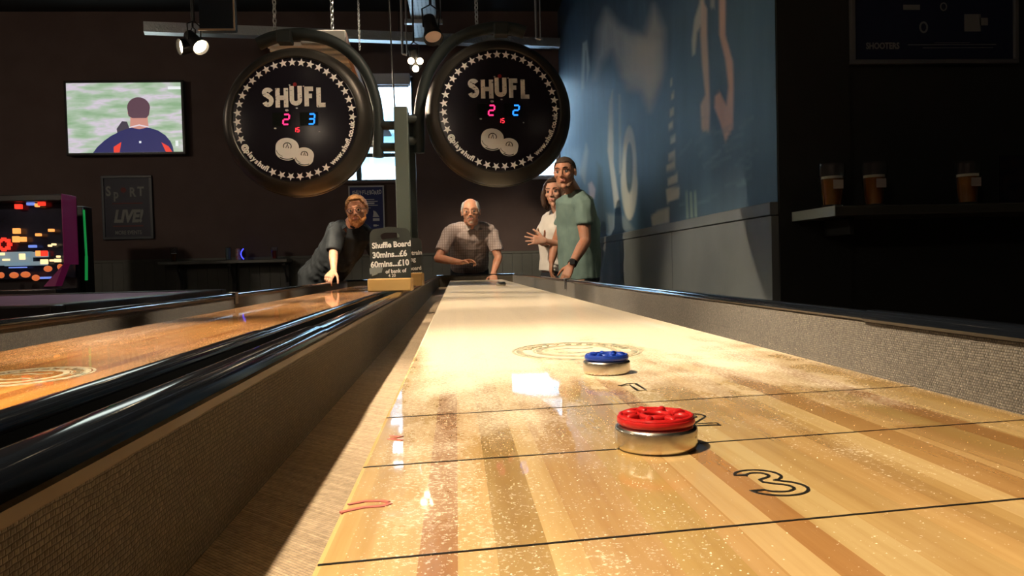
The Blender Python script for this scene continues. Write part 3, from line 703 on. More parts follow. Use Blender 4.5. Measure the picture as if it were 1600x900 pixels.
# ------------------------------------------------------------------ track spotlights
M_bulb = mat('warm_lamp_lens', (1, .8, .5), .4, emit=(1.0, .78, .50), estr=14.)
def spotlight(pos, aim, label, energy=0., cone=55., size=.055, light=True, bulb=None, radius=.05, blend=.5):
    pos = Vector(pos); d = (Vector(aim) - pos).normalized()
    root = thing('track_spotlight', label, 'spotlight', pos, 0, 'track spotlights')
    q = d.to_track_quat('Z', 'Y').to_matrix().to_4x4(); q.translation = pos
    s = size/.055
    MB().lathe([(.02*s, -.16*s), (.036*s, -.155*s), (.040*s, -.06*s), (.052*s, -.02*s), (.056*s, .012*s), (.052*s, .012*s), (.046*s, -.008*s)], 28, M=q, close=False).lathe([(.001, -.16*s), (.02*s, -.16*s)], 28, M=q, close=False).build('lamp_can', M_black, root)
    MB().lathe([(.047*s, -.010*s), (.030*s, -.004*s), (.001, -.002*s)], 24, M=q, close=False).build('lamp_lens', bulb or M_bulb, root)
    side = d.cross(Vector((0, 0, 1))).normalized()
    bk = pos - d*.08*s
    MB().tube([bk+side*.045*s, bk+side*.05*s+Vector((0, 0, .10*s)), bk+Vector((0, 0, .13*s)), bk-side*.05*s+Vector((0, 0, .10*s)), bk-side*.045*s], .005*s, 8).tube([bk+Vector((0, 0, .13*s)), Vector((bk.x, bk.y, 3.41 if abs(pos.x-KEY_X) < .1 and pos.z > 2.9 else 3.419 if -.40 < bk.x < -.12 and 4.8 < bk.y < 8.4 else CEIL))], .008*s, 8).build('yoke', M_black, root)
    if light:
        l = lamp('SPOT', 'spot_light', pos+d*.03*s, energy, WARM, aim, spot_size=math.radians(cone), spot_blend=blend, shadow_soft_size=radius)
    return root
tx = KEY_X
for i, (y, e, cn) in enumerate(KEYS):
    lab = ['black spotlight on the ceiling track nearest the camera', 'second black spotlight from the camera on the ceiling track',
           'glowing black spotlight hanging beside the dark box above the television side', 'fourth black spotlight on the ceiling track above the left scoreboard', 'black spotlight on the ceiling track midway along the tables', 'last black spotlight, added at the far end of the ceiling track to light the left man'][i]
    if i == 2: spotlight(P(313, 73, 5.2), (-.10, 4.0, .80), lab, e*LK, cn)
    else: spotlight((tx, y, KEY_Z), ((.05, y+.15, .80) if i != 3 else (.10, 6.2, 1.2)) if i != 5 else (-.86, 6.3, 1.35), lab, e*LK, cn)
spotlight(P(283, 73, 5.3), (-3.2, 4.2, 2.1), 'small black spotlight seen edge on beside the glowing one', 0, light=False)
MB().bbox((tx-.02, -1.2, 3.40), (tx+.02, 4.6, 3.44), .004).build('light_track', M_black)
solo(bpy.data.objects['light_track'], 'black ceiling track carrying the warm spotlights', 'lighting track')
tk = bpy.data.objects['light_track']
for y in (-.8, 1.8, 4.3): MB().tube([(tx, y, 3.44), (tx, y, CEIL)], .006, 8).build('suspension_rod', M_black, tk)
# the lamps by the perforated tray
spotlight(P(650, 103, 6.2), (.02, 7.3, 1.15), 'glowing three lens spotlight beside the right hoop', 9*LK, 80., .05, radius=.03)
for (y, e, cn), lab in zip(LEFT_FILL_SPOTS, ('added black fill spotlight above the near end of the orange board', 'second added black fill spotlight above the orange board', 'third added black fill spotlight above the orange board', 'fourth added black fill spotlight above the orange board')):
    spotlight((-.50, y, 3.1), (-.82, y+.1, .78), lab, e*LK, cn)  # added out of view to brighten the orange board and its side wall
spotlight((1.02, 2.3, 3.5), P(560, 160, 3.7), 'black spotlight added high by the mural to light the left scoreboard', 200, 22., .05, radius=.08)  # unseen spot added to brighten the left scoreboard's right rim
o3 = P(650, 103, 6.2)
cl = MB()
for a in (0, 2.1, 4.2):
    cl.sphere((o3.x+.04*math.cos(a+.5), o3.y-.07, o3.z+.04*math.sin(a+.5)), (.026, .02, .026), 14)
root3 = [o for o in bpy.data.objects if o.get('label', '').startswith('glowing three')][0]
cl.build('lamp_cluster', M_bulb, root3)
spotlight(P(677, 58, 6.0), P(705, 170, 5.6), 'unlit black spotlight pointing down under the perforated tray', 0, light=False, size=.075, bulb=mat('lens_glow_dim', (.8, .5, .3), .3, emit=(1., .6, .35), estr=.12))

# ------------------------------------------------------------------ things under the ceiling
M_perf = mat('perforated_steel', (.40, .43, .45), .45, metal=.6); t = NT(M_perf)
v_ = t.n('ShaderNodeTexVoronoi', feature='DISTANCE_TO_EDGE'); v_.inputs['Scale'].default_value = 26; v_.inputs['Randomness'].default_value = 0.; t.l(t.obj((1, 1, 1)), v_.inputs['Vector'])
t.l(t.ramp(v_.outputs['Distance'], [(.30, (.42, .44, .45)), (.36, (.05, .05, .05))]), t.b.inputs['Base Color'])
tr = thing('cable_tray', 'perforated steel cable tray running under the ceiling', 'cable tray', (-.26, 7, 3.42))
MB().box((-.39, 4.8, 3.42), (-.13, 8.45, 3.425)).box((-.39, 4.8, 3.42), (-.385, 8.45, 3.47)).box((-.135, 4.8, 3.42), (-.13, 8.45, 3.47)).build('tray_channel', M_perf, tr)
MB().bbox((-.45, 7.8, 3.37), (-.07, 7.86, 3.415), .004).build('cross_bar', M_steel, tr)
for x in (-.43, -.09): MB().tube([(x, 7.83, 3.40), (x, 7.83, CEIL-.001)], .006, 8).build('threaded_rod', M_steel, tr)
M_foil = mat('crinkled_silver_duct', (.62, .68, .72), .30, metal=.75); t = NT(M_foil); t.bump(t.noise(t.obj((1, 1, 1)), 22, 4, .7), .9, .02)
a, b = P(225, 44, 7.9), P(892, 69, 9.22)
mid = a.lerp(b, .46)
du = thing('ventilation_duct', 'silvery duct band crossing below the ceiling at the back', 'duct', a)
def beam(mb, p, q, w, h, mi=0):
    d = (q-p).normalized(); s = d.cross(Vector((0, 0, 1))).normalized()*w/2; k = Vector((0, 0, h/2))
    v = [p-s-k, p+s-k, p+s+k, p-s+k, q-s-k, q+s-k, q+s+k, q-s+k]
    return mb.add(v, [(0,1,2,3), (4,7,6,5), (0,4,5,1), (1,5,6,2), (2,6,7,3), (3,7,4,0)], mi)
mb = MB(); beam(mb, a, b, .12, .10); mb.build('duct_run', M_foil, du)
for s in (.15, .55, .9):
    p = a.lerp(b, s); MB().tube([p, (p.x, p.y, CEIL)], .005, 6).build('hanger_rod', M_black, du)

# slatted canopy hanging between the scoreboards and the left
M_slat = varied('pinkish_timber_slats', (.42, .25, .17), (.55, .36, .26), 14, .5, (1, .1, 1))
M_rafttop = mat('pale_grey_fascia', (.34, .34, .32), .5)
M_under = mat('lit_slat_underside', (.85, .80, .70), .45)  # slat undersides whitened to stand for light bounced up from the boards
ra = thing('ceiling_canopy', 'slatted timber canopy with a grey front hanging on chains', 'canopy', P(505, 60, 4.3))
q0, q1 = P(471, 62, 4.3), P(541, 62, 4.3)
zt, zb_ = P(505, 49, 4.3).z, P(505, 71, 4.3).z
e0, e1 = P(560, 222, 7.6), P(600, 240, 7.6)
MB().bbox((q0.x, 4.27, zb_), (q1.x, 4.30, zt), .006).build('front_fascia', M_rafttop, ra)
sd = MB(); sd.add([(q1.x-.02, 4.30, zb_), (q1.x, 4.30, zb_), (q1.x, 4.30, zt), (q1.x-.02, 4.30, zt), (e1.x-.02, 7.6, zb_-.06), (e1.x, 7.6, zb_-.06), (e1.x, 7.6, zt-.06), (e1.x-.02, 7.6, zt-.06)],
                  [(0,1,2,3), (4,7,6,5), (0,4,5,1), (1,5,6,2), (2,6,7,3), (3,7,4,0)]); sd.build('side_board', M_slat, ra)
us = MB(); n = 34
for i in range(n):
    f_ = (i+.2)/n; y = 4.32+f_*3.25; x1 = q1.x+(e1.x-q1.x)*f_-.02; z = zb_-.06*f_
    us.box((x1-.42, y, z+.01), (x1, y+.055, z+.03))
us.build('slats', M_under, ra, kind='stuff')
MB().bbox((q0.x, 4.3, zt-.03), (q1.x-.02, 7.5, zt-.015), .003).build('backing_panel', M_black, ra)
def chain(name, a, b, label, link=.030, r=.0032, mt=None):
    mb = MB(); d = b-a; n = int(d.length/(link*.75)); t_ = d.normalized(); s0 = t_.orthogonal().normalized(); s1 = t_.cross(s0)
    for i in range(n):
        c = a+t_*(link*.75*(i+.5)); s = s0 if i % 2 else s1
        mb.tube([c+t_*(link*.5*math.cos(w))+s*(link*.28*math.sin(w)) for w in np.linspace(0, 2*PI, 11)[:-1]], r, 5, closed=True)
    o = mb.build(name, mt or M_steel); return solo(o, label, 'chain', 'hanging chains')
def upto(px, py, Y): p = P(px, py, Y); return p, Vector((p.x, p.y, CEIL))
chain('hanging_chain', *upto(519.5, 50, 4.3), 'chain holding up the front of the slatted canopy')
chain('hanging_chain', *upto(562, 78, 5.4), 'thin chain hanging right of the slatted canopy', .024, .002)
chain('hanging_chain', P(745, 44, 3.86), Vector((P(745, 44, 3.86).x, 3.86, CEIL)), 'chain holding up the right scoreboard hoop')
chain('hanging_chain', P(430, 58, 3.86), Vector((P(430, 58, 3.86).x, 3.86, CEIL)), 'chain holding up the left scoreboard hoop')
for px_, py_, lab in ((629, 84, 'twin hanging rods ending above the post'), (838, 60, 'thin dark rod hanging right of the right scoreboard')):
    p, q = upto(px_, py_, 6.4)
    r = MB().tube([p, q], .010, 8).tube([p+Vector((.035, 0, 0)), q+Vector((.035, 0, 0))], .006, 8).tube([p, p+Vector((.035, 0, -.01))], .010, 8)
    solo(r.build('hanging_rod', M_steel), lab, 'rod')
# dark screen back, upper left
bx = thing('hanging_screen', 'dark boxy screen hanging from the ceiling over the spotlight', 'screen', P(340, 24, 5.0))
a, b = P(311, 47, 5.0), P(367, 47, 5.0)
MB().bbox((a.x, 5.0, a.z), (b.x, 5.07, CEIL-.12), .008).build('housing', mat('blue_black_plastic', (.010, .014, .020), .85, spec=.1), bx)
MB().bbox((a.x-.004, 4.992, a.z-.004), (b.x+.004, 5.0, a.z+.008), .002).bbox((b.x-.006, 4.992, a.z), (b.x+.004, 5.0, CEIL-.12), .002).build('frame_edge', mat('coppery_edge', (.35, .24, .15), .35, metal=.4), bx)
MB().tube([((a.x+b.x)/2, 5.035, CEIL-.12), ((a.x+b.x)/2, 5.035, CEIL)], .03, 12).build('ceiling_mount', M_black, bx)

# pendant lamps added out of view as ambient fill for the dark room
M_shade = mat('black_enamel_shade', (.02, .02, .02), .35)
M_pbulb = mat('fill_pendant_bulb', (1, .9, .7), .4, emit=(1., .82, .58), estr=8.)
for (x, y, z, e), lab in zip(FILL_PENDANTS, ('added fill pendant over the bar floor behind the camera', 'added fill pendant far left over the games area', 'added fill pendant behind the camera on the right', 'added fill pendant left of the camera')):
    p = thing('fill_pendant', lab, 'lamp', (x, y, z), 0, 'added pendant lamps')
    MB().lathe([(.17, -.02), (.165, .0), (.11, .07), (.04, .13), (.03, .16), (.001, .16)], 28, M=Matrix.Translation((x, y, z)), close=False).build('lamp_shade', M_shade, p)
    MB().sphere((x, y, z+.02), .045).build('bulb', M_pbulb, p)
    MB().tube([(x, y, z+.16), (x, y, CEIL)], .005, 8).build('cord', M_shade, p)
    lamp('POINT', 'fill_pendant_light', (x, y, z-.05), e, (1., .80, .60), shadow_soft_size=.12)

# ------------------------------------------------------------------ television
def flat_at(px, py, Y, xdir=(1, 0, 0), up=(0, 0, 1)): return frame(P(px, py, Y), xdir, up)
TVY = BACK_Y-.12
a, b = P(100, 237, TVY), P(286, 126, TVY)
tl, br = P(103, 130, TVY), P(286, 237, TVY)
tw, th_ = br.x-tl.x, tl.z-br.z
cx_, cz_ = (tl.x+br.x)/2, (tl.z+br.z)/2
tv = thing('television', 'wall television showing a player in a dark blue jacket seen from behind', 'television', (cx_, TVY, cz_))
MB().bbox((cx_-tw/2-.03, TVY, cz_-th_/2-.03), (cx_+tw/2+.03, TVY+.05, cz_+th_/2+.03), .008).build('casing', M_black, tv)
MB().tube([(cx_, TVY+.05, cz_), (cx_, BACK_Y, cz_)], .06, 12).build('wall_mount', M_black, tv)
TM = frame((cx_, TVY, cz_), (1, 0, 0), (0, 0, 1))
m_pitch = mat('screen_pitch', (0, 0, 0), .3, emit=(.4, .6, .35), estr=1.); t = NT(m_pitch)
nz_ = t.noise(t.obj((1.2, 1, 5)), 2.2, 3); rp = t.ramp(nz_, [(.35, (.24, .38, .22)), (.50, (.38, .48, .36)), (.62, (.60, .52, .62)), (.75, (.40, .50, .36))]); t.l(rp, t.b.inputs['Emission Color'])
MB().box((-tw/2, -th_/2, 0), (tw/2, th_/2, .002), M=TM).build('screen_picture', m_pitch, tv)
def scr(name, col, polys, z, e=1.):
    mb = MB()
    for p in polys: mb.prism([(x*th_, y*th_) for x, y in p], .002+z*.001, .0028+z*.001, M=TM)
    return mb.build(name, mat('screen_'+name, (0, 0, 0), .4, emit=col, estr=e), tv)
ox = .20                       # the figure stands right of the middle of the screen
S_ = lambda pts: [(x+ox, y) for x, y in pts]
scr('crowd_figure', (.05, .04, .06), [S_([(-.30, -.30), (-.32, -.16), (-.24, -.05), (-.17, -.06), (-.14, -.16), (-.16, -.30)])], 0)
scr('jacket', (.018, .02, .10), [S_([(-.66, -.5), (-.60, -.42), (-.50, -.33), (-.40, -.26), (-.28, -.20), (-.14, -.15), (.0, -.13), (.14, -.15), (.26, -.19), (.36, -.26), (.43, -.35), (.46, -.43), (.47, -.5)])], 1)
scr('red_panel', (.75, .05, .03), [S_([(-.37, -.5), (-.37, -.42), (-.26, -.35), (-.29, -.5)])], 2)
scr('red_panel', (.75, .05, .03), [S_([(.30, -.36), (.40, -.42), (.45, -.5), (.36, -.5)])], 2)
scr('neck_skin', (.55, .25, .20), [S_([(-.13, -.14), (-.12, .0), (-.16, .06), (-.13, .16), (.12, .16), (.15, .06), (.12, .0), (.13, -.14), (0, -.17)])], 3)
scr('collar_line', (.7, .6, .65), [S_([(-.14, -.15), (0, -.12), (.14, -.15), (.14, -.135), (0, -.10), (-.14, -.135)])], 4)
scr('dark_hair', (.10, .05, .07), [S_(arc(0, .14, .160, .150, 0, 180, 14) + [(-.145, .02), (-.09, -.01), (.10, -.01), (.14, .03)])], 4)
scr('screen_caption', (.75, .78, .78), [[(.62, .40), (.80, .40), (.80, .44), (.62, .44)], [(.70, -.42), (.74, -.42), (.74, -.34), (.70, -.34)], [(ox-.01, -.37), (ox+.02, -.37), (ox+.02, -.34), (ox-.01, -.34)]], 4)
lamp('AREA', 'television_glow', (cx_, TVY-.02, cz_), 7, (.7, .8, .75), (cx_, 0, cz_), shape='RECTANGLE', size=tw*.96, size_y=th_*.96)

# ------------------------------------------------------------------ posters
def poster(name, label, c, w, h, bg, fr, items, fw=.02, normal_y=True):
    """a framed poster flat on a wall facing the camera; items: (material, builder(mb, M))"""
    r = thing(name, label, 'poster', c)
    M = frame(c, (1, 0, 0), (0, 0, 1))
    MB().box((-w/2, -h/2, -.012), (w/2, h/2, -.004), M=M).build('printed_sheet', bg, r)
    f = MB()
    for q in (((-w/2-fw, -h/2-fw), (w/2+fw, -h/2)), ((-w/2-fw, h/2), (w/2+fw, h/2+fw)), ((-w/2-fw, -h/2), (-w/2, h/2)), ((w/2, -h/2), (w/2+fw, h/2))):
        f.bbox((q[0][0], q[0][1], -.014), (q[1][0], q[1][1], .008), .003, M=M)
    f.build('frame', fr, r)
    for nm, mt, fn in items:
        mb = MB(); fn(mb, M @ Matrix.Translation((0, 0, -.004))); mb.build(nm, mt, r)
    return r
def T(mb, M, txt, x, y, size, bold=.0, sx=1., shear=0., rot=0., align='CENTER'):
    v, f = text_geo(txt, size, bold, align, shear)
    mb.add(v, f, 0, False, M @ Matrix.Translation((x, y, .0006)) @ Matrix.Rotation(rot, 4, 'Z') @ Matrix.Diagonal((sx, 1, 1, 1)))
def bars(mb, M, rects):
    for x, y, w, h in rects: mb.box((x-w/2, y-h/2, 0), (x+w/2, y+h/2, .001), M=M)
M_navy = mat('navy_print', (.012, .025, .14), .5)
M_navy2 = mat('dark_navy_print', (.006, .010, .035), .5)
M_palegrey = mat('pale_frame', (.50, .54, .58), .4)
M_dimframe = mat('dark_blue_frame', (.035, .050, .070), .4)
M_printw = mat('pale_print', (.55, .56, .60), .6)
M_printg = mat('dim_grey_print', (.16, .165, .17), .6)
M_printr = mat('dim_red_print', (.16, .02, .02), .6)
c = P(573, 327, BACK_Y-.03); S2 = BACK_Y/F
def shuf(mb, M):
    for i, ch in enumerate('SHUFFLEBOARD'):
        T(mb, M, ch, (-20+i*3.75)*S2, (25+(i % 3)*.6)*S2, 8.5*S2, .04, .62, rot=(.06 if i % 2 else -.05))
    bars(mb, M, [(x*S2, y*S2, w*S2, h*S2) for x, y, w, h in ((2, 15, 20, 1), (4, 12, 26, 1.2), (3, 9, 18, 2.4), (5, 6, 24, 1), (0, 2, 12, .8), (-12, 0, 5, .8), (-14, -8, 8, 1), (-14, -14, 8, 1))])
    mb.prism([(x*S2, y*S2) for x, y in ((10, -2), (14, -4), (17, -9), (19, -12), (9, -12), (10, -7))], 0, .001, M=M)
    bars(mb, M, [(14*S2, -16*S2, 10*S2, 4*S2), (12*S2, -25*S2, 5*S2, 3*S2), (16*S2, -25*S2, 3*S2, 1.4*S2)])
poster('framed_poster', 'navy shuffleboard poster in a pale frame beside the post', c, 50*S2, 68*S2, M_navy, M_palegrey, [('print', M_printw, shuf)], .016)
c = P(199, 324, BACK_Y-.03)
def sport(mb, M):
    for ch, x, dy, sz in (('S', -27, 2, 20), ('p', -16, -2, 19), ('R', 8, 0, 19), ('T', 20, 1, 19)): T(mb, M, ch, x*S2, (22+dy)*S2, sz*S2, .03, .8)
    T(mb, M, 'LIVE!', 0, -14*S2, 25*S2, .05, .78, .25)
    T(mb, M, 'MORE EVENTS', 0, -38*S2, 8*S2, .02, .75)
poster('framed_poster', 'dark poster reading SpoRT LIVE! below the television', c, 66*S2, 88*S2, M_navy2, M_dimframe,
       [('print', mat('grey_chalk_print', (.24, .26, .25), .7), sport), ('red_ball', M_printr, lambda mb, M: (mb.prism([(( -5+4*math.cos(a))*S2, (26+4*math.sin(a))*S2) for a in np.linspace(0, 6.28, 17)[:-1]], 0, .001, M=M), bars(mb, M, [(0, 6*S2, 44*S2, 1.5*S2), (0, -28*S2, 44*S2, 1.5*S2)])))], .03)
PY3 = JOG_Y-.03; S3 = PY3/F
c = P(1460, -35, PY3)
def shooters(mb, M):
    T(mb, M, 'SHOOTERS', -87*S3, -109*S3, 14*S3, .03, .80)
    bars(mb, M, [(x*S3, y*S3, w*S3, h*S3) for x, y, w, h in ((30, -107, 150, 1.2), (40, -112, 120, 1), (30, -104, 60, .8), (-63, -28, 24, 14), (-38, -47, 28, 8), (65, -72, 28, 28), (84, -70, 14, 12), (60, -33, 50, 2))])
    mb.ribbon([((-18+6*math.cos(a))*S3, (-79+8*math.sin(a))*S3) for a in np.linspace(0, 6.28, 17)[:-1]], 3*S3, 0, .001, M=M, closed=True)
    mb.ribbon([((16+5*math.cos(a))*S3, (-46+6*math.sin(a))*S3) for a in np.linspace(0, 6.28, 17)[:-1]], 2*S3, 0, .001, M=M, closed=True)
poster('framed_poster', 'large navy poster reading SHOOTERS on the dark right wall', c, 268*S3, 262*S3, M_navy2, mat('grey_metal_frame', (.15, .16, .18), .35, metal=.5), [('print', M_printg, shooters)], .018)
# ------------------------------------------------------------------ shelves and drinks
M_beer = mat('amber_beer', (.55, .20, .03), .1, trans=.6, ior=1.34)
M_foam = mat('beer_foam', (.75, .70, .60), .8)
M_shelf = varied('grey_painted_shelf', (.17, .175, .165), (.21, .215, .20), 6, .45)
M_bracket = mat('dark_iron_bracket', (.03, .034, .036), .5)
def glass(name, label, base, h, r0, r1, fill, liquid, cat='glass', group=None, emblem=None):
    g = thing(name, label, cat, base, 0, group); B = Matrix.Translation(base)
    MB().lathe([(r0*.9, 0), (r0, .003), (r0+(r1-r0)*.5, h*.5), (r1*1.03, h*.8), (r1, h), (r1-.003, h), (r1*1.03-.004, h*.8), (r0+(r1-r0)*.5-.004, h*.5), (r0-.005, .012), (.001, .010)], 28, M=B, close=False).lathe([(.001, 0), (r0*.9, 0)], 28, M=B, close=False).build('glass_wall', M_glassm, g)
    if fill > 0:
        rr = r0+(r1-r0)*fill-.005
        MB().lathe([(r0-.006, .013), (r0+(r1-r0)*fill*.5-.005, h*fill*.5), (rr, h*fill)], 24, M=B).build('drink', liquid, g)
        if liquid is M_beer: MB().lathe([(rr, h*fill+.0005), (rr, h*fill+.010)], 24, M=B).build('foam', M_foam, g)
    if emblem: 
        e = MB(); e.box((-.018, -r1-.002, h*.42), (.020, -r1-.001, h*.62), M=B); e.build('label_patch', emblem, g)
    return g
sh = thing('wall_shelf', 'grey wall shelf with three dark legs under the glasses on the far wall', 'shelf', P(350, 412, 9.05))
s0, s1 = P(246, 413, 8.95), P(448, 405, 8.95); zs = 1.062
MB().bbox((s0.x, 8.95, zs-.035), (s1.x, BACK_Y-.036, zs), .006).build('shelf_board', M_shelf, sh)
for px_ in (280, 362, 446):
    p = P(px_, 420, 9.1)
    b = MB().bbox((p.x-.02, 9.00, zs-.07), (p.x+.02, BACK_Y-.036, zs-.035), .004).bbox((p.x-.022, 9.18, .0), (p.x+.022, 9.23, zs-.05), .004)
    b.tube([(p.x, 9.02, zs-.06), (p.x, 9.2, zs-.28)], .012, 8); b.build('bracket_leg', M_bracket, sh)
gx = lambda px_: P(px_, 405, 9.1).x
glass('beer_glass', 'tall thin beer glass at the left end of the far shelf', (gx(272), 9.1, zs), .165, .028, .040, .55, M_beer)
M_paleblue = mat('pale_blue_drink', (.30, .45, .50), .3, trans=.4)
glass('tumbler', 'pale blue narrow tumbler beside the glowing can', (gx(357), 9.1, zs), .16, .030, .033, .9, M_paleblue)
can = thing('drinks_can', 'red and grey can with a blue glow in the middle of the far shelf', 'can', (gx(373), 9.1, zs))
MB().lathe([(.026, 0), (.033, .008), (.033, .125), (.027, .135), (.027, .137)], 24, M=Matrix.Translation((gx(373), 9.1, zs))).build('can_body', varied('can_print', (.30, .03, .03), (.35, .33, .32), 30, .3), can)
MB().tube([(gx(379)+.03*(abs(k)/4)**2, 9.04, zs+.07+k*.015) for k in range(-4, 5)], .006, 8).build('glow_strip', mat('blue_glow', (0, 0, .2), .4, emit=(.05, .06, 1.), estr=2.2), can)
glass('red_drink_glass', 'short glass of red drink at the right end of the far shelf', (gx(429), 9.1, zs), .145, .030, .040, .7, mat('red_drink', (.35, .03, .02), .2, trans=.4))
# right-hand shelf on the dark wall
r0_, r1_ = P(1243, 335, 2.86), P(1316, 322, 2.66)
zs2 = 1.105
rs = thing('wall_shelf', 'dark shelf with its lit end coloured pale on the right wall', 'shelf', (2.2, 2.84, zs2))
MB().bbox((r1_.x-.02, 2.68, zs2-.035), (4.5, JOG_Y-.013, zs2), .004).build('shelf_board', mat('dark_shelf_board', (.035, .037, .030), .45), rs)
e = MB(); ya, yb = 2.672, JOG_Y-.013
e.add([(r1_.x-.022, ya, zs2-.036), (r1_.x-.022, ya, zs2+.001), (r1_.x-.03, yb, zs2+.001), (r1_.x-.03, yb, zs2-.036), (r1_.x-.019, ya, zs2-.036), (r1_.x-.019, ya, zs2+.001), (r1_.x-.02, yb, zs2+.001), (r1_.x-.02, yb, zs2-.036)],
      [(0,1,2,3), (7,6,5,4), (0,4,5,1), (1,5,6,2), (2,6,7,3), (3,7,4,0)]); e.build('lit_end', mat('pale_lit_end', (.30, .36, .34), .5), rs)  # light on the shelf's end face, put in as a pale colour
MB().bbox((r1_.x+.10, 2.80, zs2-.10), (r1_.x+.12, JOG_Y-.013, zs2-.036), .004).build('bracket', M_darkwall, rs)
M_emb = mat('glass_emblem', (.30, .27, .25), .5)
for px_, lab, hh in ((1300, 'pint of beer nearest the pale shelf end', .165), (1366, 'second pint of beer from the pale shelf end', .168), (1512, 'pint of beer next to the menu holder', .165)):
    x = P(px_, 300, 2.80).x
    glass('pint_glass', lab, (x, 2.80, zs2), hh, .036, .046, .66, M_beer, 'glass', 'pints on the dark shelf', M_emb)
mh = thing('menu_holder', 'clear upright holder with a dark menu at the right edge', 'menu holder', (P(1585, 300, 2.78).x, 2.78, zs2))
x = P(1561, 300, 2.78).x
MB().box((x, 2.775, zs2+.004), (x+.20, 2.779, zs2+.185)).bbox((x, 2.74, zs2), (x+.20, 2.82, zs2+.004), .001).build('acrylic_sheet', M_glassm, mh)
MB().box((x+.003, 2.781, zs2+.004), (x+.197, 2.783, zs2+.182)).build('menu_card', varied('menu_print', (.010, .012, .05), (.06, .03, .05), 22, .4), mh)

# ------------------------------------------------------------------ chalkboard signs on the rails
M_chalkb = varied('chalkboard_paint', (.022, .028, .026), (.035, .042, .038), 12, .42)
M_chalk = mat('white_chalk_pen', (.82, .83, .80), .7)
M_pine = varied('pine_block', (.62, .38, .13), (.72, .47, .18), 26, .4, (.15, 1, 1))
M_tape = mat('clear_tape', (.22, .25, .25), .15)
def chalk_sign(label, px0, px1, pyb, pyt, Y, rz, lines, tape):
    a, b = P(px0, pyb, Y), P(px1, pyb, Y); w = b.x-a.x
    zb = max(ZR1+.0115, ZR2+.0115)+.0005
    ztop = P((px0+px1)/2, pyt, Y).z; c = Vector(((a.x+b.x)/2, Y, zb))
    r = thing('chalkboard_sign', label, 'sign', c, rz)
    M = Matrix.Translation(c) @ Matrix.Rotation(rz, 4, 'Z') @ Matrix.Rotation(PI/2-.07, 4, 'X')
    h = ztop-zb; bh = 20*Y/F
    out = [(-w*.46, .02), (w*.46, .02), (w*.475, h*.55)] + arc(w*.475-.022, h-.024, .022, .022, 0, 75, 5) + [(w*.2, h-.001), (0, h+.003), (-w*.2, h-.001)] + arc(-w*.475+.022, h-.024, .022, .022, 105, 180, 5) + [(-w*.475, h*.55)]
    hole = arc(w*.13, h*.86, h*.06, h*.06, -90, 90, 6) + arc(-w*.13, h*.86, h*.06, h*.06, 90, 270, 6)
    # the board with its hand hole: bridge the hole to the outline
    bm = bmesh.new()
    vo = [bm.verts.new((x, y, 0)) for x, y in out]; vh = [bm.verts.new((x, y, 0)) for x, y in hole]
    es = [bm.edges.new((vo[i], vo[(i+1) % len(vo)])) for i in range(len(vo))] + [bm.edges.new((vh[i], vh[(i+1) % len(vh)])) for i in range(len(vh))]
    bmesh.ops.triangle_fill(bm, edges=es, use_beauty=True)
    ex = bmesh.ops.extrude_face_region(bm, geom=bm.faces[:])
    bmesh.ops.translate(bm, vec=(0, 0, -.005), verts=[g for g in ex['geom'] if isinstance(g, bmesh.types.BMVert)])
    bmesh.ops.recalc_face_normals(bm, faces=bm.faces); bm.verts.index_update()
    mb = MB(); mb.add([v.co.copy() for v in bm.verts], [[v.index for v in f.verts] for f in bm.faces], 0, False, M); bm.free()
    mb.build('blackboard', M_chalkb, r)
    B = Matrix.Translation(c) @ Matrix.Rotation(rz, 4, 'Z')
    bb = MB().bbox((-w*.5, -.032, 0), (w*.5, -.002, bh), .004, M=B).bbox((-w*.5, -.002, 0), (w*.5, .006, bh*.3), .002, M=B).bbox((-w*.5, .006, 0), (w*.5, .030, bh), .004, M=B)
    bb.build('wooden_base', M_pine, r)
    s = Y/F
    for txt, x, y, sz, bd in lines:
        mb = MB(); T(mb, M @ Matrix.Translation((0, 0, .0004)), txt, x*s, y*s, sz*s, bd, .92, .0, rot=.045, align='CENTER'); mb.build('chalk_lettering', M_chalk, r)
    if tape:
        MB().prism([(-32*s, 27*s), (-14*s, 29*s), (-12*s, 37*s), (-26*s, 39*s), (-33*s, 36*s)], .0006, .0014, M=M).prism([(-29*s, 24*s), (-20*s, 27*s), (-24*s, 37*s), (-30*s, 33*s)], .0015, .0024, M=M).build('tape_patch', M_tape, r)
    return r
chalk_sign('black Shuffle Board price sign on a pine block across the rails', 577, 645, 455, 355, 2.35, -.06,
           [('Shuffle Board', 2, 72, 12.2, .035), ('30mins...£6', -1, 57, 12.8, .035), ('60mins...£10', -1, 42.5, 12.8, .035), ('of bank of', 8, 31, 8.6, .02), ('4 20', 2, 24, 7., .01)], True)
chalk_sign('second chalkboard half hidden behind the price sign', 594, 662, 447, 371, 3.02, -.10,
           [('train', 24, 51, 9.5, .03), ('ng', 18, 41, 9.5, .03), ('board', 21.5, 27, 8.5, .03), ('ooooo', 24, 20, 6, .02), ('x', 22, 14, 6, .02)], False)

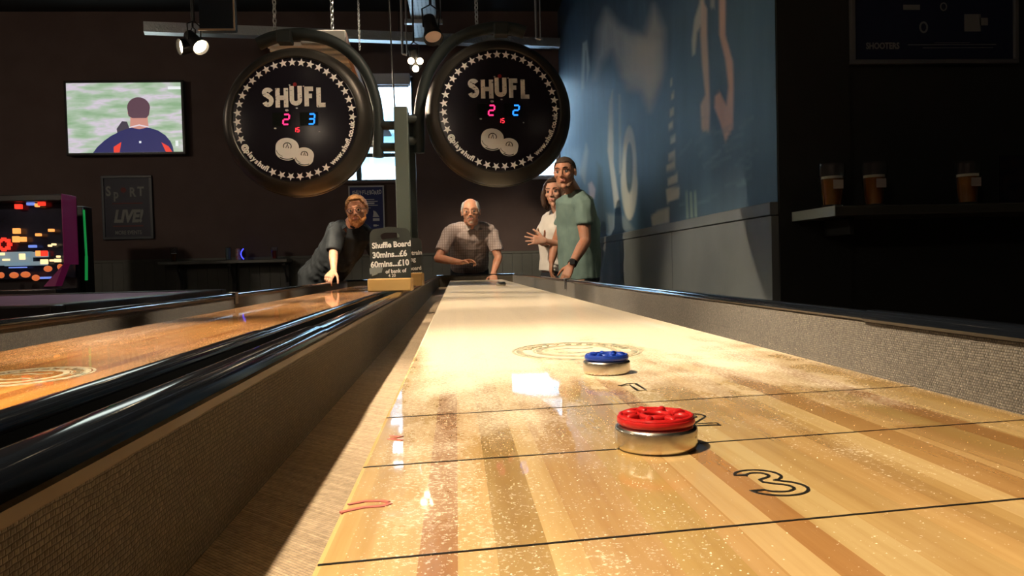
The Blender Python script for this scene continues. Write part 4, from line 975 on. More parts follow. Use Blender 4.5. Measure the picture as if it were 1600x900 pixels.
# ------------------------------------------------------------------ arcade machines, pool table, stool at the left
M_arc = mat('arcade_black', (.012, .010, .012), .35)
M_pur = mat('purple_trim', (.10, .012, .05), .45, emit=(.25, .012, .09), estr=.14)
M_scrn = varied('arcade_screen_dim', (.006, .008, .02), (.02, .025, .05), 3, .2)
AY = 7.2; SA = AY/F
ar = thing('arcade_machine', 'arcade machine with glowing red and orange lights and a purple side', 'arcade machine', P(45, 560, AY))
a, b = P(-40, 470, AY), P(112, 470, AY+.12)
zt_ = P(60, 303, AY).z
MB().bbox((a.x, AY+.25, 0), (b.x, AY+.30, zt_), .01).bbox((a.x, AY-.15, 0), (b.x, AY+.25, P(60, 452, AY-.15).z), .01).bbox((a.x, AY+.05, zt_-.06), (b.x, AY+.26, zt_), .01).build('cabinet', M_arc, ar)
e0_, e1_ = P(97, 309, AY), P(110, 413, AY)
sdp = MB()
for x0_, x1_ in ((e0_.x, b.x),):
    sdp.bbox((x0_, AY, e1_.z), (x1_, AY+.26, zt_), .008)
    p = P(108, 412, AY); q = P(88, 447, AY)
    sdp.add([(x0_, AY, p.z), (x1_, AY, p.z), (q.x+.05, AY-.12, q.z), (q.x-.05, AY-.12, q.z), (x0_, AY+.1, p.z), (x1_, AY+.1, p.z), (q.x+.05, AY, q.z), (q.x-.05, AY, q.z)], [(0,1,2,3), (7,6,5,4), (0,4,5,1), (1,5,6,2), (2,6,7,3), (3,7,4,0)])
sdp.build('purple_side', M_pur, ar)
z0_, z1_ = P(50, 418, AY).z, P(50, 308, AY).z
MB().box((a.x+.02, AY+.20, z0_-.1), (e0_.x-.005, AY+.25, z1_)).build('back_screen', M_scrn, ar)
SM = frame(P(0, 0, AY+.19), (1, 0, 0), (0, 0, 1))
def lit(name, col, e, rects, z=0.):
    for x, y, w, h in rects:
        p = P(x, y, AY+.17); s = (AY+.17)/F
        MB().bbox((p.x-w*s/2, AY+.16-z, p.z-h*s/2), (p.x+w*s/2, AY+.20-z, p.z+h*s/2), .004).build(name, mats_[name], ar)
mats_ = {'red_light': mat('arc_red', (.2, 0, 0), .4, emit=(1., .04, .02), estr=1.2), 'orange_light': mat('arc_orange', (.3, .1, 0), .4, emit=(1., .34, .08), estr=1.3),
         'cream_light': mat('arc_cream', (.4, .3, .2), .4, emit=(1., .72, .36), estr=1.2), 'blue_light': mat('arc_blue', (0, .1, .3), .4, emit=(.20, .30, .9), estr=.8),
         'pale_panel': mat('arc_pale', (.15, .2, .22), .4, emit=(.22, .32, .38), estr=.55), 'dim_light': mat('arc_dim', (.2, .05, .02), .4, emit=(.8, .18, .05), estr=.7)}
lit('pale_panel', 0, 0, [(22, 404, 50, 20), (52, 398, 40, 8), (40, 412, 60, 6)])
lit('red_light', 0, 0, [(31, 323, 9, 7), (67, 318, 9, 7), (71, 396, 8, 8)] + [(8+9*math.cos(k), 382+8*math.sin(k), 5, 5) for k in np.linspace(0, 6.28, 9)[:-1]], .03)
lit('orange_light', 0, 0, [(28, 361, 9, 8), (38, 374, 8, 7), (27, 374, 8, 9), (82, 360, 7, 4), (62, 367, 7, 4), (62, 396, 6, 8), (60, 321, 5, 5)], .03)
lit('cream_light', 0, 0, [(71, 409, 9, 7), (37, 401, 7, 9), (92, 407, 8, 5), (93, 401, 4, 3), (83, 407, 5, 3), (86, 382, 5, 3), (80, 384, 4, 3), (5, 397, 7, 4), (12, 406, 9, 3)], .03)
lit('blue_light', 0, 0, [(50, 319, 10, 4), (53, 385, 10, 4), (73, 434, 15, 3), (30, 418, 24, 1.6)], .03)
for x, y, w in ((22, 430, 12), (40, 429, 13), (75, 420, 11), (2, 430, 6), (56, 434, 10), (94, 417, 6)):
    p = P(x, y, AY+.05); MB().sphere((p.x, p.y, p.z), (w*SA/2, .04, .028), 14).build('dim_light', mats_['dim_light'], ar)
ar2 = thing('arcade_machine', 'dark games cabinet with a thin green light strip on its edge', 'arcade machine', P(122, 560, 7.9))
a, b = P(113, 450, 7.9), P(138, 450, 7.95)
MB().bbox((a.x-.35, 7.9, 0), (b.x, 8.10, P(125, 322, 7.9).z), .01).build('cabinet', M_arc, ar2)
p, q, s_ = P(131, 328, 7.88), P(135, 400, 7.88), P(135, 438, 7.88)
MB().tube([p, q], .011, 8).tube([q, s_], .014, 8).build('green_light_strip', mat('green_strip', (0, .1, .02), .4, emit=(.02, .5, .10), estr=.32), ar2)
pt_ = thing('pool_table', 'dark railed games table with a purplish top at the far left', 'pool table', (-2.45, 4.2, 0))
MB().bbox((-3.5, 3.0, .62), (-1.52, 5.2, .76), .015).build('body', M_cab, pt_)
MB().box((-3.42, 3.1, .76), (-1.6, 5.1, .806)).build('play_surface', mat('purple_cloth', (.30, .17, .34), .6), pt_)
for q in (((-3.5, 3.0), (-1.52, 3.1)), ((-3.5, 5.1), (-1.52, 5.2)), ((-3.5, 3.1), (-3.40, 5.1)), ((-1.62, 3.1), (-1.52, 5.1))):
    MB().bbox((q[0][0], q[0][1], .76), (q[1][0], q[1][1], .812), .006).build('cushion_rail', M_arc, pt_)
for x, y in ((-3.35, 3.15), (-1.67, 3.15), (-3.35, 5.05), (-1.67, 5.05)):
    MB().lathe([(.05, 0), (.055, .02), (.04, .08), (.06, .35), (.07, .62)], 16, M=Matrix.Translation((x, y, 0))).build('leg', M_cab, pt_)
st_ = thing('bar_stool', 'round black stool in front of the far shelf', 'stool', P(262, 500, 8.3))
p = P(262, 462, 8.3); B = Matrix.Translation((p.x, 8.3, 0))
MB().lathe([(.18, p.z-.035), (.205, p.z-.03), (.21, p.z-.012), (.20, p.z), (.01, p.z+.004)], 28, M=B).build('seat', M_arc, st_)
MB().lathe([(.022, .03), (.022, p.z-.035)], 14, M=B).build('column', M_black, st_)
MB().lathe([(.22, 0), (.21, .012), (.06, .03), (.022, .04)], 28, M=B).build('foot', M_black, st_)

# ------------------------------------------------------------------ people
def organic(mb, name, mats, parent, voxel=.005, smooth=4, disp=0., dscale=.09, **tags):
    """merge the closed shapes of mb into one continuous skin"""
    me = bpy.data.meshes.new('raw'); me.from_pydata([tuple(v) for v in mb.v], [], mb.f)
    o = bpy.data.objects.new('raw', me); COL.objects.link(o)
    m = o.modifiers.new('r', 'REMESH'); m.mode = 'VOXEL'; m.voxel_size = voxel; m.use_smooth_shade = True
    s = o.modifiers.new('s', 'SMOOTH'); s.iterations = smooth; s.factor = .5
    dg = bpy.context.evaluated_depsgraph_get(); me2 = bpy.data.meshes.new_from_object(o.evaluated_get(dg))
    bpy.data.objects.remove(o); bpy.data.meshes.remove(me)
    n = len(me2.vertices); co = np.empty(n*3); me2.vertices.foreach_get('co', co); co = co.reshape(-1, 3)
    if disp:
        no = np.empty(n*3); me2.vertices.foreach_get('normal', no); no = no.reshape(-1, 3)
        d = np.array([noise.noise(Vector((c[0]/dscale, c[1]/dscale, c[2]/(dscale*1.7)))) + .5*noise.noise(Vector((c[0]/(dscale*.4), c[1]/(dscale*.4), c[2]/(dscale*.8)))) for c in co])
        co = co + no*(d*disp)[:, None]
    inv = np.array(parent.matrix_world.inverted()); co = co @ inv[:3, :3].T + inv[:3, 3]
    me2.vertices.foreach_set('co', co.ravel()); me2.update()
    me2.polygons.foreach_set('use_smooth', [True]*len(me2.polygons))
    for q in (mats if isinstance(mats, list) else [mats]): me2.materials.append(q)
    me2.name = name; b = bpy.data.objects.new(name, me2); COL.objects.link(b); b.parent = parent; b.matrix_world = parent.matrix_world.copy()
    for k, v in tags.items(): b[k] = v
    return b
def cap(mb, a, b, r0, r1, n=6):         # tapered limb with round ends
    a, b = Vector(a), Vector(b); pts = []; rs = []
    d = (b-a).normalized()
    for k in range(4): t = (k/4)*PI/2; pts.append(a-d*r0*math.cos(t)); rs.append(max(.0006, r0*math.sin(t)))
    for k in range(n+1): pts.append(a.lerp(b, k/n)); rs.append(r0+(r1-r0)*k/n)
    for k in range(1, 5): t = (k/4)*PI/2; pts.append(b+d*r1*math.sin(t)); rs.append(max(.0006, r1*math.cos(t)))
    mb.tube(pts, rs, 14)
def ell(mb, H, c, r, rot=None):
    M = H @ Matrix.Translation(c)
    if rot: M = M @ rot
    mb.sphere((0, 0, 0), r, 20, M=M)
def loft(mb, secs, xdir, n=24):          # secs: (centre, half width, half depth); xdir the shoulder direction(s)
    k = len(secs); v = []; C_ = [Vector(s[0]) for s in secs]
    for j, s in enumerate(secs):
        t = (C_[min(j+1, k-1)]-C_[max(j-1, 0)]).normalized(); X = Vector(xdir[j] if isinstance(xdir, list) else xdir)
        x = (X-t*X.dot(t)).normalized(); y = t.cross(x)
        for i in range(n):
            a = 2*PI*i/n; ca, sa = math.cos(a), math.sin(a); e = .82
            v.append(C_[j]+x*s[1]*math.copysign(abs(ca)**e, ca)+y*s[2]*math.copysign(abs(sa)**e, sa))
    f = []
    for j in range(k-1): f += [(j*n+i, j*n+(i+1) % n, (j+1)*n+(i+1) % n, (j+1)*n+i) for i in range(n)]
    f += [tuple(range(n))[::-1], tuple((k-1)*n+i for i in range(n))]
    mb.add(v, f, 0, True)
def head_shape(mb, H, wide=1., jaw=1., fem=False):
    w = wide
    ell(mb, H, (0, -.018, .030), (.076*w, .096, .088))
    ell(mb, H, (0, .020, -.012), (.066*w, .072, .085))
    ell(mb, H, (0, .028, -.050), (.052*w*jaw, .058, .060))
    ell(mb, H, (0, .060, -.094), (.024*jaw, .024, .020))
    for s in (-1, 1):
        ell(mb, H, (s*.042*w, .060, -.012), (.022, .026, .020))
        ell(mb, H, (s*.044*w*jaw, .010, -.068), (.018, .034, .024))
        ell(mb, H, (s*.078*w, -.008, .000), (.007, .017, .031), Matrix.Rotation(s*.35, 4, 'Z'))
        ell(mb, H, (s*.082*w, -.004, .012), (.006, .012, .016))
        cap(mb, H @ Vector((s*.008, .086, .034)), H @ Vector((s*.050*w, .072, .036)), .0095 if not fem else .007, .008)
        ell(mb, H, (s*.012, .101, -.022), (.008, .010, .007))
    cap(mb, H @ Vector((0, .086, .028)), H @ Vector((0, .106, -.012)), .007, .0095)
    ell(mb, H, (0, .110, -.018), (.0095, .0105, .009))
    cap(mb, H @ Vector((-.018, .086, -.046)), H @ Vector((.018, .086, -.046)), .0065, .0065)
    cap(mb, H @ Vector((-.015, .086, -.058)), H @ Vector((.015, .086, -.058)), .0070, .0070)
    ell(mb, H, (0, .072, -.052), (.030, .020, .020))
M_eyew = mat('eye_white', (.62, .58, .54), .25); M_iris = mat('dark_iris', (.04, .05, .06), .2)
M_lip = mat('lips', (.45, .16, .13), .45); M_wire = mat('spectacle_wire', (.03, .025, .022), .3, metal=.5)
def face_parts(par, H, brow, lip=None, brow_r=.0035, wide=1.):
    for s in (-1, 1):
        e = MB(); e.sphere((0, 0, 0), .0120, 16, M=H @ Matrix.Translation((s*.031*wide, .0722, .010)))
        ey = e.build('eye', M_eyew, par)
        i = MB(); i.sphere((0, 0, 0), (.0064, .0028, .0064), 12, M=H @ Matrix.Translation((s*.031*wide, .0832, .0090))); i.build('iris', M_iris, ey)
        l = MB(); l.tube([H @ Vector((s*(.031*wide)+q*.0145, .0822-abs(q)*.005, .0178-abs(q)*.0055)) for q in (-1, -.5, 0, .5, 1)], [.0012, .0032, .0040, .0032, .0012], 8); l.build('eyelid', brow, ey)
        b = MB(); b.tube([H @ Vector((s*x, y, z)) for x, y, z in ((.012, .095, .037), (.028, .0925, .0425), (.044*wide, .083, .041), (.053*wide, .073, .036))], [brow_r*.8, brow_r*1.2, brow_r, brow_r*.5], 8); b.build('eyebrow', brow, par)
    b = MB(); b.tube([H @ Vector(q) for q in ((-.025, .084, -.050), (-.012, .0925, -.0485), (0, .0945, -.0495), (.012, .0925, -.0485), (.025, .084, -.050))], [.001, .003, .0036, .003, .001], 8)
    b.tube([H @ Vector(q) for q in ((-.021, .085, -.054), (0, .0945, -.0575), (.021, .085, -.054))], [.001, .0045, .001], 8); b.build('lips', lip or M_lip, par)
def hair_shell(par, H, mt, inside, thick=.010, grow=None, name='hair', r=(.080, .100, .092), c=(0, -.018, .030), n=44, rough=.004):
    """hair as a thick shell over the part of the skull where inside(x, y, z) holds"""
    m = n//2; V = {}; mb = MB(); vo = []; vi = []
    for j in range(m+1):
        th = PI*j/m
        for i in range(n):
            ph = 2*PI*i/n; d = Vector((math.sin(th)*math.cos(ph), math.sin(th)*math.sin(ph), math.cos(th)))
            p = Vector((c[0]+d.x*r[0], c[1]+d.y*r[1], c[2]+d.z*r[2])); g = grow(p) if grow else 1.
            q = p + d*(thick*g + rough*noise.noise(p*70)); vo.append(H @ q); vi.append(H @ (p-d*.012))
    N = len(vo); f = []; keep = set()
    for j in range(m):
        for i in range(n):
            th = PI*(j+.5)/m; ph = 2*PI*(i+.5)/n
            p = (c[0]+math.sin(th)*math.cos(ph)*r[0], c[1]+math.sin(th)*math.sin(ph)*r[1], c[2]+math.cos(th)*r[2])
            if inside(*p): keep.add((j, i))
    for (j, i) in keep:
        a, b, c_, d_ = j*n+i, (j+1)*n+i, (j+1)*n+(i+1) % n, j*n+(i+1) % n
        f += [(a, b, c_, d_), (N+d_, N+c_, N+b, N+a)]
        for (jj, ii), (p, q) in (((j-1, i), (d_, a)), ((j+1, i), (b, c_)), ((j, (i-1) % n), (a, b)), ((j, (i+1) % n), (c_, d_))):
            if (jj, ii) not in keep: f.append((q, p, N+p, N+q))
    mb.add(vo+vi, f, 0, True); return mb.build(name, mt, par, sharp=60)
def glasses(par, H, round_=True, r=.020, wire=.0014, mt=None):
    mb = MB(); mt = mt or M_wire
    for s in (-1, 1):
        k = (1., 1.) if round_ else (1.15, .80)
        mb.tube([H @ Vector((s*.032+r*k[0]*math.cos(a), .101-.004*abs(math.cos(a)), .008+r*k[1]*math.sin(a))) for a in np.linspace(0, 2*PI, 25)[:-1]], wire, 6, closed=True)
        mb.tube([H @ Vector(q) for q in ((s*(.032+r*k[0]), .098, .012), (s*.076, .070, .014), (s*.083, .0, .012))], wire, 6)
    mb.tube([H @ Vector(q) for q in ((-.0125, .102, .011), (0, .106, .014), (.0125, .102, .011))], wire, 6)
    g = mb.build('spectacles', mt, par)
    for s in (-1, 1):
        l = MB(); l.lathe([(.0001, -.0006), (r*.97, -.0006), (r*.97, .0006), (.0001, .0006)], 20, M=H @ Matrix.Translation((s*.032, .099, .008)) @ Matrix.Rotation(PI/2, 4, 'X') @ Matrix.Diagonal((1 if round_ else 1.12, 1 if round_ else .8, 1, 1)), close=False); l.build('lens', M_lens, g)
M_lens = mat('spectacle_lens', (.95, .96, .97), .02, trans=1., ior=1.05)
def hand(mb, wrist, fdir, nrm, side, curl=(.35, .4, .45, .5), thumb=.5, s=1., spread=.10):
    """palm, four fingers and a thumb; nrm points out of the palm, side=+1 puts the thumb on the f x n side"""
    w = Vector(wrist); f = Vector(fdir).normalized(); n = Vector(nrm); n = (n-f*n.dot(f)).normalized(); x = f.cross(n)*side
    loft(mb, [(w-f*.012, .025*s, .019*s), (w+f*.015*s, .029*s, .018*s), (w+f*.05*s, .038*s, .015*s), (w+f*.085*s, .040*s, .013*s), (w+f*.094*s, .036*s, .009*s)], x, 16)
    for i, (o, L_, c) in enumerate(zip((.029, .010, -.010, -.028), (.072, .080, .074, .058), curl)):
        p = w+f*(.086-.004*abs(i-1))*s+x*o*s; a = 0; d0 = (f+x*(o/.03)*spread).normalized()
        for q, (fr, rr) in enumerate(((.44, .0086), (.31, .0078), (.25, .0070))):
            a += c*(.7, 1.1, .8)[q]; d = (d0*math.cos(a)+n*math.sin(a)).normalized(); e = p+d*L_*fr*s
            cap(mb, p, e, rr*s, rr*s*.93, 3); p = e
    p = w+f*.022*s+x*.026*s
    for L_, rr, ang, cn in ((.040, .0125, .85, .25), (.034, .0100, .60, .25+thumb*.5), (.026, .0088, .45, .25+thumb)):
        d = (f*math.cos(ang)+x*math.sin(ang)*(1-thumb*.4)+n*cn).normalized(); e = p+d*L_*s; cap(mb, p, e, rr*s, rr*s*.92, 3); p = e
def arm(mb, sh, el, wr, k=1.):
    sh, el, wr = Vector(sh), Vector(el), Vector(wr)
    cap(mb, sh, sh.lerp(el, .45), .052*k, .047*k); cap(mb, sh.lerp(el, .45), el, .047*k, .036*k)
    cap(mb, el, el.lerp(wr, .30), .037*k, .039*k); cap(mb, el.lerp(wr, .30), el.lerp(wr, .75), .039*k, .029*k); cap(mb, el.lerp(wr, .75), wr, .029*k, .024*k)
def leg(mb, hip, kn, an, toe, k=1.):
    hip, kn, an, toe = map(Vector, (hip, kn, an, toe))
    cap(mb, hip, kn, .088*k, .056*k); cap(mb, kn, kn.lerp(an, .35), .054*k, .054*k); cap(mb, kn.lerp(an, .35), an, .054*k, .034*k)
    cap(mb, an-Vector((0, 0, .03)), toe, .036*k, .030*k)
def Hmat(c, yaw, pitch=0., roll=0., s=1.):
    """head frame at c; yaw 0 looks straight at the near end of the room (-y), positive turns to +x"""
    return Matrix.Translation(c) @ Matrix.Rotation(PI+yaw, 4, 'Z') @ Matrix.Rotation(-pitch, 4, 'X') @ Matrix.Rotation(roll, 4, 'Y') @ Matrix.Scale(s, 4)
def skin(name, c, red=(1, .8, .7)):
    m = mat(name, c, .48, spec=.4); t = NT(m)
    t.b.inputs['Subsurface Weight'].default_value = .12; t.b.inputs['Subsurface Radius'].default_value = (.012, .005, .003); t.b.inputs['Subsurface Scale'].default_value = 1.
    t.l(t.mix(t.ramp(t.noise(t.obj((1, 1, 1)), 28, 3), [(.35, (0, 0, 0)), (.7, (1, 1, 1))]), c, tuple(c[i]*red[i] for i in range(3))), t.b.inputs['Base Color']); return m
def person(label, loc):
    return thing('person', label, 'person', loc)
V = Vector

def collar(par, mb_pts, mt, r=.010): pass
def shoes(par, feet, mt):
    for an, toe in feet:
        m = MB(); cap(m, V((an[0], an[1], .045)), V((toe[0], toe[1], .038)), .046, .040); cap(m, V((an[0], an[1], .10)), V((an[0], an[1], .05)), .044, .047)
        organic(m, 'shoe', mt, par, .008, 3)
M_shoe = mat('dark_shoe', (.02, .02, .02), .5); M_jeans = varied('dark_jeans', (.010, .012, .018), (.020, .024, .034), 20, .8)

# --- the man in the middle, leaning over the far end of the pale table
def man_middle():
    sk = skin('ruddy_skin', (.58, .31, .21)); par = person('balding man in glasses and a checked short sleeved shirt leaning over the table end', (.12, 7.5, 0))
    hc = P(735.5, 332, 6.92); H = Hmat(hc, -.06, .08, .03, 1.04)
    nb = V((hc.x+.012, 7.10, hc.z-.112)); sR = P(704, 361, 7.10); sL = P(768, 362, 7.16)
    eR, wR = P(684, 404, 6.98), P(721, 410, 6.80); eL, wL = P(779, 402, 7.12), P(771, 427, 7.03)
    hips = V((.13, 7.62, .93)); belly = V((.13, 7.42, 1.03)); chest = V((.13, 7.22, 1.19))
    b = MB(); head_shape(b, H, 1.0, 1.05)
    cap(b, H @ V((0, -.025, -.04)), nb, .058, .062)
    loft(b, [(hips, .150, .105), (belly, .150, .110), (chest, .155, .100), (nb-V((0, -.01, .055)), .125, .075), (nb, .065, .055)], (1, 0, 0))
    arm(b, sR+V((.03, 0, 0)), eR, wR); arm(b, sL+V((-.03, 0, 0)), eL, wL)
    fd = (P(741, 408, 6.74)-wR)
    hand(b, wR+fd.normalized()*.01, fd+V((0, 0, .01)), V((0, -.35, -1)), -1, (.35, .5, .6, .8), .5, 1.0)
    hand(b, wL, V((-.03, -.5, -.55)), V((0, .5, -.6)), -1, (.5, .6, .7, .7), .4)
    for s in (-1, 1): leg(b, hips+V((s*.09, 0, -.02)), V((.13+s*.12, 7.60, .50)), V((.13+s*.13, 7.72, .09)), V((.13+s*.15, 7.56, .04)))
    organic(b, 'body', sk, par, .0042, 4)
    # shirt: torso, sleeves to above the elbow
    ch = varied('checked_shirt_cloth', (.40, .33, .31), (.50, .42, .39), 14, .85); t = NT(ch)
    w1 = t.n('ShaderNodeTexWave', wave_type='BANDS', bands_direction='X'); w1.inputs['Scale'].default_value = 15.; w1.inputs['Distortion'].default_value = .6
    w2 = t.n('ShaderNodeTexWave', wave_type='BANDS', bands_direction='Z'); w2.inputs['Scale'].default_value = 13.; w2.inputs['Distortion'].default_value = .6
    o_ = t.obj((1, 1, 1)); t.l(o_, w1.inputs[0]); t.l(o_, w2.inputs[0])
    g = t.math('MAXIMUM', t.math('MULTIPLY', t.ramp(w1.outputs['Fac'], [(.80, (0, 0, 0)), (.92, (1, 1, 1))]), .8), t.math('MULTIPLY', t.ramp(w2.outputs['Fac'], [(.80, (0, 0, 0)), (.92, (1, 1, 1))]), .6))
    t.l(t.mix(g, (.45, .37, .34), (.24, .17, .17)), t.b.inputs['Base Color'])
    m = MB(); loft(m, [(hips+V((0, -.02, .03)), .19, .145), (belly, .185, .150), (chest, .198, .138), (nb-V((0, -.015, .05)), .190, .105), (nb-V((0, -.01, .022)), .115, .085)], (1, 0, 0))
    for a, e in ((sR, eR), (sL, eL)):
        q = a.lerp(e, .78); cap(m, a+V((.02 if a is sR else -.02, 0, 0)), a.lerp(e, .4), .070, .068); 
        d = (e-a).normalized(); m.tube([a, a.lerp(e, .4), a.lerp(e, .72), a.lerp(e, .75)], [.066, .066, .064, .060], 16)
    for a in (sR, sL): cap(m, a+(nb-a)*.12, a.lerp(nb, .62)+V((0, 0, .0)), .068, .062)
    sh = organic(m, 'shirt', ch, par, .0065, 4, .010, .08)
    # open collar, placket and pocket
    cm = mat('collar_cloth', (.50, .44, .42), .85)
    for s in (-1, 1):
        c = MB(); A = nb+V((s*.060, -.030, .035)); B_ = nb+V((s*.066, -.085, -.01)); C_ = nb+V((s*.045, -.120, -.055)); D = nb+V((s*.012, -.128, -.030)); E = nb+V((s*.040, -.080, .030))
        q = [A, B_, C_, D, E]; k = V((0, -.006, .004)); n5 = 5
        c.add([p for p in q]+[p+k for p in q], [(0, 1, 2, 3, 4), (9, 8, 7, 6, 5)]+[(i, (i+1) % 5, 5+(i+1) % 5, 5+i) for i in range(5)]); c.build('collar', cm, sh)
    par_ = par
    face_parts(par, H, mat('greying_brow', (.30, .20, .15), .8), brow_r=.0025)
    grey = varied('short_grey_hair', (.42, .40, .38), (.60, .58, .56), 60, .8)
    hair_shell(par, H, grey, lambda x, y, z: z > -.035+max(0, y+.01)*1.6 and (abs(x) > .052-.3*max(0, -.03-y) or y < -.075) and z < .095 and y < .045, .003, rough=.003)
    mo = MB(); mo.tube([H @ V(q) for q in ((-.030, .083, -.052), (-.014, .096, -.037), (0, .100, -.034), (.014, .096, -.037), (.030, .083, -.052))], [.002, .0055, .006, .0055, .002], 8)
    ell(mo, H, (0, .078, -.085), (.017, .009, .012)); mo.build('moustache', varied('grey_brown_whiskers', (.22, .15, .11), (.36, .28, .22), 80, .9), par)
    glasses(par, H, False, .021, .0011, mat('thin_gold_wire', (.30, .22, .12), .3, metal=.8))
    tr_ = MB(); loft(tr_, [(V((.13, 7.60, .78)), .17, .13), (hips, .178, .132), (hips+V((0, -.02, .05)), .172, .128)], (1, 0, 0))
    for s in (-1, 1):
        cap(tr_, hips+V((s*.09, 0, -.05)), V((.13+s*.12, 7.60, .50)), .103, .074); cap(tr_, V((.13+s*.12, 7.60, .50)), V((.13+s*.13, 7.72, .12)), .074, .060)
    organic(tr_, 'trousers', M_jeans, par, .009, 3)
    shoes(par, [((.13+s*.13, 7.72), (.13+s*.16, 7.56)) for s in (-1, 1)], M_shoe)
    rg = MB(); kx = wR+fd.normalized()*.095; rg.tube([kx+V((.009*math.cos(a), 0, .009*math.sin(a)))+V((0, -.004, .002)) for a in np.linspace(0, 6.28, 17)[:-1]], .002, 6, closed=True); rg.build('ring', M_chrome, par)
man_middle()

# --- the bearded man at the left, propped on the end of the orange table
def man_left():
    sk = skin('fair_skin', (.66, .36, .25)); par = person('bearded ginger man in round glasses and black shirt propped on one arm', (-1.2, 6.8, 0))
    hc = P(557.5, 331, 6.28); H = Hmat(hc, -.06, .04, .10, .99)
    nb = P(547, 352, 6.42); sR = P(526, 358, 6.36); sL = P(571, 361, 6.52)
    eR, wR = P(521, 393, 6.27), P(521.5, 423, 6.16); eL, wL = P(588, 395, 6.50), P(596, 412, 6.30)
    hips = P(498, 445, 6.78); belly = P(512, 420, 6.70); chest = P(534, 388, 6.54); X = V((1, .12, -.12))
    b = MB(); head_shape(b, H, .98, 1.0)
    cap(b, H @ V((0, -.025, -.04)), nb, .056, .060)
    loft(b, [(hips, .150, .105), (belly, .130, .095), (chest, .140, .095), (nb-V((0, -.01, .055)), .110, .07), (nb, .060, .052)], X)
    arm(b, sR+V((.035, 0, -.01)), eR, wR, .95); arm(b, sL+V((-.035, 0, -.01)), eL, wL, .95)
    hand(b, wR, V((-.25, -.55, -.42)), V((0, .45, -.8)), 1, (.6, .75, .8, .85), .4)
    hand(b, wL, V((.0, -.5, -.5)), V((0, .5, -.6)), -1, (.5, .6, .7, .7), .4)
    for s in (-1, 1): leg(b, hips+V((s*.09, 0, -.04)), V((hips.x+s*.12-.02, 6.82, .48)), V((hips.x+s*.13-.03, 6.95, .09)), V((hips.x+s*.15-.03, 6.80, .04)))
    organic(b, 'body', sk, par, .0042, 4)
    bl = varied('black_shirt_cloth', (.014, .018, .022), (.026, .032, .038), 12, .8)
    m = MB(); loft(m, [(hips+V((0, 0, -.06)), .185, .14), (hips+V((0, -.02, .06)), .175, .135), (belly, .162, .13), (chest, .172, .13), (nb-V((0, -.015, .05)), .178, .10), (nb-V((0, -.01, .018)), .105, .078)], X)
    for a, e in ((sR, eR), (sL, eL)):
        m.tube([a+(V((.03, 0, .0)) if a is sR else V((-.03, 0, 0))), a.lerp(e, .2), a.lerp(e, .6), a.lerp(e, .94), a.lerp(e, 1.0)], [.064, .068, .066, .064, .058], 16)
    for a in (sR, sL): cap(m, a+(nb-a)*.12, a.lerp(nb, .62), .066, .060)
    sh = organic(m, 'shirt', bl, par, .0065, 4, .012, .08)
    for s in (-1, 1):
        c = MB(); q = [nb+V(p) for p in ((s*.058, -.020, .040), (s*.066, -.070, .0), (s*.045, -.105, -.040), (s*.015, -.110, -.020), (s*.040, -.070, .035))]; k = V((0, -.006, .004))
        c.add(q+[p+k for p in q], [(0, 1, 2, 3, 4), (9, 8, 7, 6, 5)]+[(i, (i+1) % 5, 5+(i+1) % 5, 5+i) for i in range(5)]); c.build('collar', bl, sh)
    gh = varied('ginger_blond_hair', (.34, .17, .065), (.52, .28, .12), 60, .6, (1, 1, .3))
    hair_shell(par, H, gh, lambda x, y, z: (z > .088 if y > .040 else z > -.005+max(0, y+.02)*1.3) , .013, grow=lambda p: 1.0+.7*max(0, p.z-.06)/.06, rough=.006)
    bd = MB(); ell(bd, H, (0, .045, -.090), (.044, .045, .036)); ell(bd, H, (0, .065, -.105), (.030, .030, .028))
    for s in (-1, 1): cap(bd, H @ V((s*.066, .004, -.012)), H @ V((s*.056, .024, -.062)), .008, .017); cap(bd, H @ V((s*.056, .024, -.062)), H @ V((s*.030, .055, -.090)), .018, .024)
    for s in (-1, 1): cap(bd, H @ V((0, .094, -.036)), H @ V((s*.026, .082, -.044)), .0065, .006); cap(bd, H @ V((s*.026, .082, -.044)), H @ V((s*.032, .070, -.068)), .006, .010)
    organic(bd, 'beard', varied('ginger_beard', (.36, .13, .04), (.50, .21, .07), 70, .8), par, .0035, 2, .004, .012)
    face_parts(par, H, gh, brow_r=.0028)
    glasses(par, H, True, .0215, .0017)
    tr_ = MB(); loft(tr_, [(V((hips.x, 6.78, .76)), .17, .13), (hips, .18, .135)], (1, 0, 0))
    for s in (-1, 1):
        kx = V((hips.x+s*.12-.02, 6.82, .48)); cap(tr_, hips+V((s*.09, 0, -.05)), kx, .103, .074); cap(tr_, kx, V((hips.x+s*.13-.03, 6.95, .12)), .074, .060)
    organic(tr_, 'trousers', M_jeans, par, .009, 3)
    shoes(par, [((hips.x+s*.13-.03, 6.95), (hips.x+s*.16-.03, 6.80)) for s in (-1, 1)], M_shoe)
man_left()

